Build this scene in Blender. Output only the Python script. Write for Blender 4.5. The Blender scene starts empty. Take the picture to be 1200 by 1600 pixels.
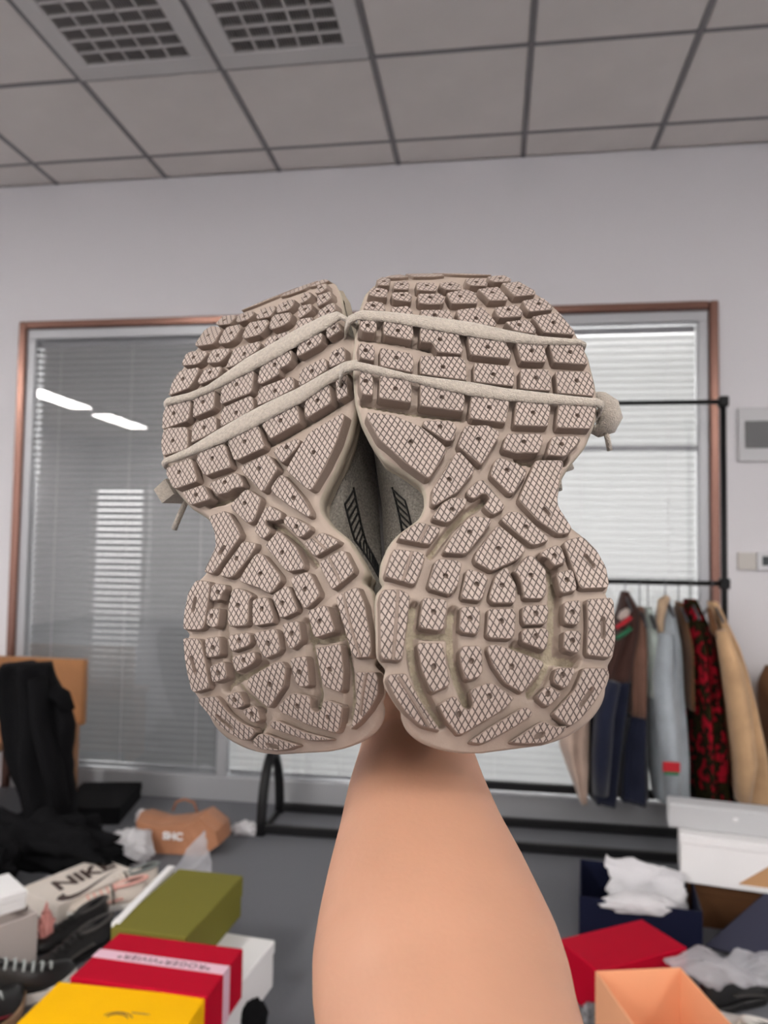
import bpy, bmesh, math, random
import numpy as np
from mathutils import Vector, Matrix, noise
from mathutils.geometry import delaunay_2d_cdt, tessellate_polygon
random.seed(7)
S = bpy.context.scene
COL = S.collection

# ------------------------------------------------------------ camera, world, light, exposure
FPX, CZ = 1181.45, 1.22                      # focal length in pixels of the 1200x1600 frame, camera height
YAW, PITCH, ROLL = .1441, .0509, .0154
def cam_axes():
    cy, sy, cp, sp = math.cos(YAW), math.sin(YAW), math.cos(PITCH), math.sin(PITCH)
    f = np.array([-sy * cp, cy * cp, sp]); r = np.array([cy, sy, 0.]); u = np.cross(r, f)
    cr, sr = math.cos(ROLL), math.sin(ROLL)
    return cr * r + sr * u, -sr * r + cr * u, f
AX = cam_axes()
camd = bpy.data.cameras.new('camera'); cam = bpy.data.objects.new('camera', camd); COL.objects.link(cam)
camd.sensor_fit = 'VERTICAL'; camd.sensor_height = 36; camd.lens = 36 * FPX / 1600
camd.clip_start = .01; camd.clip_end = 60
M = Matrix.Identity(4)
for i in range(3):
    M[i][0], M[i][1], M[i][2] = AX[0][i], AX[1][i], -AX[2][i]
M[2][3] = CZ
cam.matrix_world = M
camd.dof.use_dof = True; camd.dof.focus_distance = .345; camd.dof.aperture_fstop = 12.0
S.camera = cam
w = bpy.data.worlds.new('world'); S.world = w; w.use_nodes = True
w.node_tree.nodes['Background'].inputs[0].default_value = (.8, .85, 1, 1)
w.node_tree.nodes['Background'].inputs[1].default_value = .02
S.view_settings.view_transform = 'Standard'; S.view_settings.look = 'None'
S.view_settings.gamma = 1; S.view_settings.use_curve_mapping = False
S.view_settings.exposure = 1.15
S.cycles.use_denoising = True
S.cycles.max_bounces = 8
PANEL_STRENGTH = 21.0
NEXT_ROOM = 4.0

def ray(x, y): return AX[2] + (x - 600) / FPX * AX[0] - (y - 800) / FPX * AX[1]
def F(x, y, z=0.):                            # the point at height z seen at a place of the frame
    d = ray(x, y); return np.array([0, 0, CZ]) + d * (z - CZ) / d[2]
def W(x, y, Y):                               # the point at distance Y along the room
    d = ray(x, y); return np.array([0, 0, CZ]) + d * Y / d[1]

# ------------------------------------------------------------ helpers
def mat(name, col, rough=.6, metal=0, bump=None, var=None, spec=.5, sss=0, trans=None, emit=None, sheen=0, rampcol=None):
    m = bpy.data.materials.new(name); m.use_nodes = True; nt = m.node_tree; b = nt.nodes['Principled BSDF']
    b.inputs['Base Color'].default_value = (*col, 1); b.inputs['Roughness'].default_value = rough
    b.inputs['Metallic'].default_value = metal; b.inputs['Specular IOR Level'].default_value = spec
    if sss:
        b.inputs['Subsurface Weight'].default_value = sss; b.inputs['Subsurface Radius'].default_value = (1, .35, .2)
        b.inputs['Subsurface Scale'].default_value = .006
    if sheen: b.inputs['Sheen Weight'].default_value = sheen
    tc = nt.nodes.new('ShaderNodeTexCoord')
    if var:                                   # (scale, amount): procedural tone variation
        n = nt.nodes.new('ShaderNodeTexNoise'); n.inputs['Scale'].default_value = var[0]; n.inputs['Detail'].default_value = 6
        nt.links.new(tc.outputs['Object'], n.inputs['Vector'])
        r = nt.nodes.new('ShaderNodeValToRGB'); r.color_ramp.elements[0].position = .3; r.color_ramp.elements[1].position = .7
        a = var[1]; r.color_ramp.elements[0].color = (*[c * (1 - a) for c in col], 1)
        c2 = rampcol or [min(1, c * (1 + a)) for c in col]; r.color_ramp.elements[1].color = (*c2, 1)
        nt.links.new(n.outputs['Fac'], r.inputs['Fac']); nt.links.new(r.outputs['Color'], b.inputs['Base Color'])
    if bump:                                  # (scale, strength, distance)
        n = nt.nodes.new('ShaderNodeTexNoise'); n.inputs['Scale'].default_value = bump[0]; n.inputs['Detail'].default_value = 5
        nt.links.new(tc.outputs['Object'], n.inputs['Vector'])
        q = nt.nodes.new('ShaderNodeBump'); q.inputs['Strength'].default_value = bump[1]; q.inputs['Distance'].default_value = bump[2]
        nt.links.new(n.outputs['Fac'], q.inputs['Height']); nt.links.new(q.outputs['Normal'], b.inputs['Normal'])
    if emit:
        b.inputs['Emission Color'].default_value = (*emit[0], 1); b.inputs['Emission Strength'].default_value = emit[1]
    if trans:                                 # thin translucent sheet: (translucent share, clear share)
        out = nt.nodes['Material Output']; t = nt.nodes.new('ShaderNodeBsdfTranslucent'); t.inputs[0].default_value = (*col, 1)
        mx = nt.nodes.new('ShaderNodeMixShader'); mx.inputs[0].default_value = trans[0]
        nt.links.new(b.outputs[0], mx.inputs[1]); nt.links.new(t.outputs[0], mx.inputs[2]); last = mx
        if trans[1]:
            tr = nt.nodes.new('ShaderNodeBsdfTransparent'); m2 = nt.nodes.new('ShaderNodeMixShader'); m2.inputs[0].default_value = trans[1]
            nt.links.new(mx.outputs[0], m2.inputs[1]); nt.links.new(tr.outputs[0], m2.inputs[2]); last = m2
        nt.links.new(last.outputs[0], out.inputs[0])
    return m

def mk(name, verts, faces, mats, parent=None, smooth=False, idx=None, **props):
    me = bpy.data.meshes.new(name); me.from_pydata([tuple(map(float, v)) for v in verts], [], [tuple(map(int, f)) for f in faces])
    for m in (mats if isinstance(mats, (list, tuple)) else [mats]): me.materials.append(m)
    if idx is not None: me.polygons.foreach_set('material_index', np.asarray(idx, dtype=np.int32))
    if smooth: me.polygons.foreach_set('use_smooth', [True] * len(me.polygons))
    me.update()
    o = bpy.data.objects.new(name, me); COL.objects.link(o)
    if parent: o.parent = parent
    for k, v in props.items(): o[k] = v
    return o
def empty(name, label, cat, loc=(0, 0, 0), group=None, rot=0):
    o = bpy.data.objects.new(name, None); COL.objects.link(o); o.location = tuple(map(float, loc)); o.rotation_euler = (0, 0, rot)
    o.empty_display_size = .05; o['label'] = label; o['category'] = cat
    if group: o['group'] = group
    return o
def tag(o, label, cat, group=None):
    o['label'] = label; o['category'] = cat
    if group: o['group'] = group
    return o
class B:                                      # collects simple shapes that make up one part
    def __init__(s): s.v = []; s.f = []; s.i = []
    def add(s, v, f, i=0):
        n = len(s.v); s.v += [tuple(map(float, p)) for p in v]; s.f += [tuple(n + k for k in q) for q in f]; s.i += [i] * len(f); return s
    def box(s, a, b, i=0, fr=None):
        (x0, y0, z0), (x1, y1, z1) = a, b
        v = [(x, y, z) for z in (z0, z1) for y in (y0, y1) for x in (x0, x1)]
        if fr is not None: v = [fr(p) for p in v]
        return s.add(v, [(0, 2, 3, 1), (4, 5, 7, 6), (0, 1, 5, 4), (2, 6, 7, 3), (0, 4, 6, 2), (1, 3, 7, 5)], i)
    def bevbox(s, a, b, r=.003, i=0, fr=None):
        a, b = np.array(a, float), np.array(b, float); c = (a + b) / 2; h = (b - a) / 2; r = min(r, *(h * .45))
        v = []; f = []; idx = {}
        for k in range(3):
            for sg in np.ndindex(2, 2, 2):
                p = c + (np.array(sg) * 2 - 1) * (h - np.array([0 if j == k else r for j in range(3)]))
                idx[(k,) + sg] = len(v); v.append(p)
        for k in range(3):
            i1, i2 = (k + 1) % 3, (k + 2) % 3
            for sd in (0, 1):
                q = []
                for p1, p2 in ((0, 0), (1, 0), (1, 1), (0, 1)):
                    t = [0, 0, 0]; t[k] = sd; t[i1] = p1; t[i2] = p2; q.append(idx[(k,) + tuple(t)])
                f.append(q if sd else q[::-1])
        for k in range(3):
            i1, i2 = (k + 1) % 3, (k + 2) % 3
            for s1 in (0, 1):
                for s2 in (0, 1):
                    t0 = [0, 0, 0]; t0[i1] = s1; t0[i2] = s2; t1 = list(t0); t1[k] = 1
                    q = [idx[(i1,) + tuple(t0)], idx[(i1,) + tuple(t1)], idx[(i2,) + tuple(t1)], idx[(i2,) + tuple(t0)]]
                    f.append(q if s1 == s2 else q[::-1])
        for sg in np.ndindex(2, 2, 2):
            q = [idx[(0,) + sg], idx[(1,) + sg], idx[(2,) + sg]]
            f.append(q if sum(sg) % 2 == 1 else q[::-1])
        if fr is not None: v = [fr(p) for p in v]
        return s.add(v, f, i)
    def tube(s, pts, r, n=8, i=0, cap=True, flat=1.):
        pts = [Vector(p) for p in pts]; rr = r if isinstance(r, (list, tuple)) else [r] * len(pts)
        v = []; f = []; up = Vector((0, 0, 1))
        d0 = (pts[1] - pts[0]).normalized()
        if abs(d0.dot(up)) > .9: up = Vector((1, 0, 0))
        a = d0.cross(up).normalized()
        for k, p in enumerate(pts):
            d = (pts[min(k + 1, len(pts) - 1)] - pts[max(k - 1, 0)]).normalized()
            a = (a - d * a.dot(d)).normalized(); b = d.cross(a)
            for j in range(n):
                t = 2 * math.pi * j / n; v.append(p + (a * math.cos(t) + b * math.sin(t) * flat) * rr[k])
        for k in range(len(pts) - 1):
            for j in range(n): f.append((k * n + j, k * n + (j + 1) % n, (k + 1) * n + (j + 1) % n, (k + 1) * n + j))
        if cap: f.append(tuple(range(n))[::-1]); f.append(tuple((len(pts) - 1) * n + j for j in range(n)))
        return s.add(v, f, i)
    def rings(s, rings, i=0, cap=True):
        n = len(rings[0]); v = [p for r in rings for p in r]; f = []
        for k in range(len(rings) - 1):
            for j in range(n): f.append((k * n + j, k * n + (j + 1) % n, (k + 1) * n + (j + 1) % n, (k + 1) * n + j))
        if cap: f.append(tuple(range(n))[::-1]); f.append(tuple((len(rings) - 1) * n + j for j in range(n)))
        return s.add(v, f, i)
    def go(s, name, mats, parent=None, smooth=False, **k):
        return mk(name, s.v, s.f, mats, parent, smooth, s.i, **k)
def autosmooth(o, ang=35):
    me = o.data
    try: me.set_sharp_from_angle(angle=math.radians(ang))
    except Exception: pass
    return o
def text_mesh(name, txt, size, m, parent, matrix, ext=.0006, shear=0, bold=0, sx=1, space=1):
    c = bpy.data.curves.new(name, 'FONT'); c.body = txt; c.size = size; c.extrude = ext; c.align_x = 'CENTER'; c.align_y = 'CENTER'
    c.shear = shear; c.offset = bold; c.space_character = space
    t = bpy.data.objects.new(name, c); COL.objects.link(t)
    me = bpy.data.meshes.new_from_object(t.evaluated_get(bpy.context.evaluated_depsgraph_get()))
    bpy.data.objects.remove(t)
    me.transform(Matrix.Diagonal((sx, 1, 1, 1))); me.transform(matrix); me.materials.clear(); me.materials.append(m)
    o = bpy.data.objects.new(name, me); COL.objects.link(o)
    if parent: o.parent = parent
    return o
def frame(o, ex, ez):                        # 4x4 with x along ex, z along ez
    ex = Vector(ex).normalized(); ez = Vector(ez).normalized(); ey = ez.cross(ex)
    m = Matrix.Identity(4)
    for i in range(3): m[i][0], m[i][1], m[i][2], m[i][3] = ex[i], ey[i], ez[i], o[i]
    return m
def nz(p, s=1, seed=0): return noise.noise(Vector((p[0] * s + seed * 7.3, p[1] * s + seed * 3.1, p[2] * s - seed * 5.7)))

# ------------------------------------------------------------ the room
WY, CH = 3.577, 3.108                        # window wall, ceiling height
XL, XR, YF = -7.0, 4.6, -5.2
m_wall = mat('painted_wall', (.77, .755, .775), .75, bump=(60, .08, .002))
m_ceil = mat('ceiling_board', (.75, .705, .67), .9, bump=(220, .35, .003), var=(4, .04))
m_bar = mat('grid_bar', (.22, .21, .215), .5)
m_floor = mat('carpet', (.19, .195, .215), .95, bump=(900, .6, .004), var=(350, .28), spec=.1)
m_white = mat('white_metal', (.72, .71, .70), .4)
m_grey = mat('grey_aluminium', (.50, .51, .53), .35, metal=.35)
m_copper = mat('rose_copper', (.30, .165, .13), .24, metal=.95)
m_black = mat('black_metal', (.007, .007, .008), .5, spec=.3)

def structure(o): o['kind'] = 'structure'; return o
structure(B().box((XL, YF, -.1), (XR, WY + 3.2, 0)).go('floor', m_floor))
WX0, WX1, WZ1 = -2.448, 1.004, 2.379         # window opening
wb = B(); T = .16
wb.box((XL, WY, 0), (WX0, WY + T, CH)); wb.box((WX1, WY, 0), (XR, WY + T, CH)); wb.box((WX0, WY, WZ1), (WX1, WY + T, CH))
structure(wb.go('wall_back', m_wall))
structure(B().box((XL - .1, YF, 0), (XL, WY + 3.2, CH)).go('wall_left', m_wall))
structure(B().box((XR, YF, 0), (XR + .1, WY + 3.2, CH)).go('wall_right', m_wall))
structure(B().box((XL, YF - .1, 0), (XR, YF, CH)).go('wall_front', m_wall))
structure(B().box((XL, WY + 3.1, 0), (XR, WY + 3.2, CH)).go('wall_far', mat('far_wall', (.45, .45, .46), .8)))
# ceiling: slab above, a visible field of separate boards and bars
GX, GY = -2.2744, 3.3701
ceil = structure(B().box((XL, YF, CH + .02), (XR, WY + 3.2, CH + .1)).go('ceiling', m_ceil))
x0, x1 = GX - .6 * 4, GX + .6 * 9; y0, y1 = GY - .6 * 3, WY
rest = B(); rest.box((XL, YF, CH), (XR, y0, CH + .02)); rest.box((XL, y0, CH), (x0, WY, CH + .02)); rest.box((x1, y0, CH), (XR, WY, CH + .02)); rest.box((XL, WY + T, CH), (XR, WY + 3.1, CH + .02))
rest.go('plain_ceiling', m_ceil, ceil)
VENTS = [(GX + .6, GY - 1.2), (GX + 1.2, GY - 1.2)]
tile = {}
for i in range(-4, 9):
    for j in range(-3, 1):
        xa, ya = GX + .6 * i, GY + .6 * j
        if any(abs(xa - v[0]) < .01 and abs(ya - v[1]) < .01 for v in VENTS): continue
        yb = min(.6, WY - ya); key = round(yb, 3)
        if key not in tile:
            g = .011; o = B().bevbox((g, g, 0), (.6 - g, yb - g, .02), .004).go('ceiling_tile', m_ceil, ceil); tile[key] = o
        else: o = tile[key].copy(); COL.objects.link(o)
        o.location = (xa, ya, CH + random.uniform(-.0008, .0008))
for i in range(-4, 10):
    B().box((GX + .6 * i - .011, y0, CH - .002), (GX + .6 * i + .011, WY, CH + .012)).go('grid_bar', m_bar, ceil)
for j in range(-3, 1):
    for i in range(-4, 9):
        B().box((GX + .6 * i + .011, GY + .6 * j - .008, CH - .0005), (GX + .6 * (i + 1) - .011, GY + .6 * j + .008, CH + .012)).go('grid_bar', m_bar, ceil)
# air vents
m_dark = mat('dark_void', (.015, .013, .013), .9)
m_vent = mat('vent_plastic', (.62, .60, .585), .5)
for n, (vx, vy) in enumerate(VENTS):
    t = empty('ceiling_vent', ['square white ceiling air vent grille at the left, above the left shoe', 'square white ceiling air vent grille to the right of the other one'][n], 'vent', (vx, vy, CH), 'air vents in the ceiling')
    fr = B()
    for a, b in (((.012, .012, -.012), (.588, .10, .012)), ((.012, .50, -.012), (.588, .588, .012)), ((.012, .10, -.012), (.09, .50, .012)), ((.51, .10, -.012), (.588, .50, .012))): fr.bevbox(a, b, .004)
    fr.go('frame', m_vent, t)
    B().box((.08, .09, .014), (.52, .51, .018)).go('backing', m_dark, t)
    for k in range(1, 5): B().bevbox((.09 + .084 * k - .004, .10, -.008), (.09 + .084 * k + .004, .50, .008), .002).go('bar', m_vent, t)
    for k in range(1, 6): B().bevbox((.09, .10 + .0667 * k - .005, -.008), (.51, .10 + .0667 * k + .005, .008), .002).go('bar', m_vent, t)
    fn = B()
    for k in range(42): fn.box((.094 + .01 * k, .10, -.004), (.0965 + .01 * k, .50, .01))
    fn.go('fins', mat('vent_fin', (.30, .28, .27), .6), t, kind='stuff')
# ceiling lamps (behind the photographer; two of them mirror in the window)
m_lamp = mat('lamp_diffuser', (.9, .9, .9), .5, emit=((1, .965, .93), PANEL_STRENGTH))
d1, d2 = F(90, 622, CH), F(185, 657, CH)
LX = (d1[0] + d2[0]) / 2; LY1 = 2 * WY - d1[1]; DY = (2 * WY - d2[1]) - LY1
k = 0
for ry, row in enumerate(('front', 'second', 'third', 'fourth')):
    for cx in range(4):
        px, py = LX + 3.0 * cx, LY1 + DY * (ry - 2)
        if ry == 0 or (ry == 1 and cx == 2): continue          # no lamp straight above the photographer
        t = empty('ceiling_lamp', 'flush white ceiling lamp panel, %s row from the window, %s column from the left' % (row, ('first', 'second', 'third', 'fourth')[cx]), 'lamp', (px, py, CH), 'flush ceiling lamps')
        B().box((-.15, -.6, -.012), (.15, .6, -.008)).go('diffuser', m_lamp, t)
        fr = B()
        for a, b in (((-.17, -.62, -.015), (-.15, .62, 0)), ((.15, -.62, -.015), (.17, .62, 0)), ((-.15, -.62, -.015), (.15, -.6, 0)), ((-.15, .6, -.015), (.15, .62, 0))): fr.box(a, b)
        fr.go('frame', m_white, t)
# next room's bright window; narrow glowing panel added for the left blind's streak
for k, (xa, xb, za, zb, yy, p, lab) in enumerate(((-1.15, 1.6, 0.0, 3.0, WY + 2.6, 1., 'wide bright window of the next room, behind the right-hand blinds'), (-2.26, -1.98, .0, 1.55, WY + .5, .38, 'narrow lit door pane of the next room, behind the left blind'))):
    t = empty('lit_window', lab, 'window', (xa, yy, za))
    B().box((0, 0, 0), (xb - xa, .01, zb - za)).go('lit_pane', mat('next_window', (.9, .9, .9), .5, emit=((1, .99, .96), NEXT_ROOM * p)), t)
    B().bevbox((-.04, -.02, -.0), (0, .02, zb - za), .004).go('side_frame', m_white, t); B().bevbox((xb - xa, -.02, 0), (xb - xa + .04, .02, zb - za), .004).go('side_frame', m_white, t)

# ------------------------------------------------------------ window, frames, panes, blinds
win = bpy.data.objects.new('window_1', None); COL.objects.link(win); win['kind'] = 'structure'; win.location = (WX0, WY, 0)
def wp(x, y, z): return (x - WX0, y - WY, z)
def wbox(name, a, b, m, r=.003): return B().bevbox(wp(*a), wp(*b), r).go(name, m, win)
c = .04
wbox('copper_trim', (WX0, WY - .02, 0), (WX0 + c, WY + .05, WZ1), m_copper, .006)
wbox('copper_trim', (WX1 - c, WY - .02, 0), (WX1, WY + .05, WZ1), m_copper, .006)
wbox('copper_trim', (WX0 + c, WY - .02, WZ1 - c), (WX1 - c, WY + .05, WZ1), m_copper, .006)
i0, i1, iz = WX0 + c, WX1 - c, WZ1 - c
wbox('frame_rail', (i0, WY - .005, 0), (i1, WY + .09, .112), m_grey)
wbox('frame_rail', (i0, WY, iz - .05), (i1, WY + .09, iz), m_grey)
wbox('frame_stile', (i0, WY, .112), (i0 + .045, WY + .09, iz - .05), m_grey)
wbox('frame_stile', (i1 - .045, WY, .112), (i1, WY + .09, iz - .05), m_grey)
m1, m2 = -1.325, -.16
wbox('mullion', (m1, WY, .112), (m1 + .05, WY + .09, iz - .05), m_grey)
wbox('mullion', (m2, WY, .112), (m2 + .05, WY + .09, iz - .05), m_grey)
def glass(name, tint, fres):
    m = bpy.data.materials.new(name); m.use_nodes = True; nt = m.node_tree; nt.nodes.clear()
    out = nt.nodes.new('ShaderNodeOutputMaterial'); t = nt.nodes.new('ShaderNodeBsdfTransparent'); t.inputs[0].default_value = (*tint, 1)
    g = nt.nodes.new('ShaderNodeBsdfGlossy'); g.inputs['Roughness'].default_value = .01; g.inputs[0].default_value = (1, 1, 1, 1)
    fr = nt.nodes.new('ShaderNodeFresnel'); fr.inputs[0].default_value = fres; mx = nt.nodes.new('ShaderNodeMixShader')
    nt.links.new(fr.outputs[0], mx.inputs[0]); nt.links.new(t.outputs[0], mx.inputs[1]); nt.links.new(g.outputs[0], mx.inputs[2]); nt.links.new(mx.outputs[0], out.inputs[0])
    return m
m_glass = glass('window_glass', (.88, .88, .885), 1.6)
panes = [(i0 + .045, m1), (m1 + .05, m2), (m2 + .05, i1 - .045)]
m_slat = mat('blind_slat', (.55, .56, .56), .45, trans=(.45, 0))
m_slat_shade = mat('blind_slat_grey', (.25, .255, .26), .45, trans=(.30, 0))  # left slats darker than the others: missing backlight put into the colour
ZB, ZT = .118, iz - .055
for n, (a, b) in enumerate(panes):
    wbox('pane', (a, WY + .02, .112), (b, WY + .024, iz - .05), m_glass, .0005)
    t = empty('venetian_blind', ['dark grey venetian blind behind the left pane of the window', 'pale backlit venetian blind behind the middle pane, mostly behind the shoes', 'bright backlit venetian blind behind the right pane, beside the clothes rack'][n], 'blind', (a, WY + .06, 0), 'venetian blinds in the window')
    ms = m_slat_shade if n == 0 else m_slat
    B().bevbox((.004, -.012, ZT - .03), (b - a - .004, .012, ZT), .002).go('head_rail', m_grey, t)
    B().bevbox((.004, -.012, ZB), (b - a - .004, .012, ZB + .018), .002).go('bottom_rail', m_grey, t)
    pitch = .0325; z = ZB + .036; proto = None
    while z < ZT - .035:
        if proto is None:
            v = []; f = []
            ang = math.radians(64)
            for k2 in range(5):
                s_ = (k2 / 4 - .5) * (.033 if n == 0 else .041); bow = .005 * (1 - (2 * k2 / 4 - 1) ** 2)
                yy = s_ * math.cos(ang) - bow * math.sin(ang); zz = s_ * math.sin(ang) + bow * math.cos(ang)
                v += [(.001, yy, zz), (b - a - .001, yy, zz)]
            for k2 in range(4): f.append((2 * k2, 2 * k2 + 1, 2 * k2 + 3, 2 * k2 + 2))
            proto = mk('slat', v, f, ms, t, smooth=True); o = proto
        else: o = proto.copy(); COL.objects.link(o)
        o.location = (0, 0, z); z += pitch
    for u in (.12, .5, .88):
        B().tube([((b - a) * u, -.018, ZB), ((b - a) * u, -.018, ZT)], .0012, 5).go('cord', m_white, t)
wbox('transom', (m2 + .05, WY + .028, 1.70), (i1 - .045, WY + .034, 1.722), m_grey, .002)

# wall devices at the right
t = empty('intercom_panel', 'pale wall panel with a dark grey screen, right of the window', 'panel', W(1152, 722, WY))
pa, pb_ = W(1152, 722, WY), W(1212, 638, WY)
wd, hg = pb_[0] - pa[0], pb_[2] - pa[2]
B().bevbox((0, -.02, 0), (wd, 0, hg), .004).go('housing', mat('pale_plastic', (.62, .62, .63), .5), t)
B().bevbox((.028, -.024, .06), (wd - .02, -.018, hg - .06), .002).go('screen', mat('dark_screen', (.09, .09, .095), .3), t)
t = empty('thermostat', 'small cream wall control with a dark display, below the intercom panel', 'switch', W(1152, 890, WY))
pa, pb_ = W(1152, 890, WY), W(1210, 864, WY); wd, hg = pb_[0] - pa[0], pb_[2] - pa[2]
B().bevbox((0, -.012, 0), (.078, 0, hg), .003).go('cover_plate', mat('cream_plastic', (.60, .57, .53), .5), t)
B().bevbox((.08, -.018, -.003), (wd, 0, hg + .003), .003).go('housing', mat('light_plastic', (.7, .7, .72), .5), t)
B().bevbox((.10, -.020, .02), (wd - .02, -.016, hg - .015), .001).go('display', mat('dark_display', (.05, .06, .065), .3), t)

# ------------------------------------------------------------ shoes: tread layout (frame coordinates of every lug face)
# ---- traced tread layout: pixel coordinates of the lug faces, read at four zooms ----
Z = {'RT': (540, 410, 2.7907), 'RB': (570, 780, 2.9268), 'LT': (230, 420, 3.1579), 'LB': (260, 780, 3.1579)}
def PX(zn, pts):
    x0, y0, s = Z[zn]
    return [(x0 + x / s, y0 + y / s) for x, y in pts]
def parse(txt):
    out = []
    for ln in txt.strip().splitlines():
        f = ln.split('|'); hd = f[0].split()
        n = [float(t) for t in f[1].split()]
        poly = PX(hd[1], list(zip(n[::2], n[1::2])))
        ex = {}
        for g in f[2:]:
            g = g.split(); v = [float(t) for t in g[1:]]
            ex.setdefault(g[0], []).append(PX(hd[1], list(zip(v[::2], v[1::2]))))
        out.append((hd[0], poly, ex))
    return out
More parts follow.
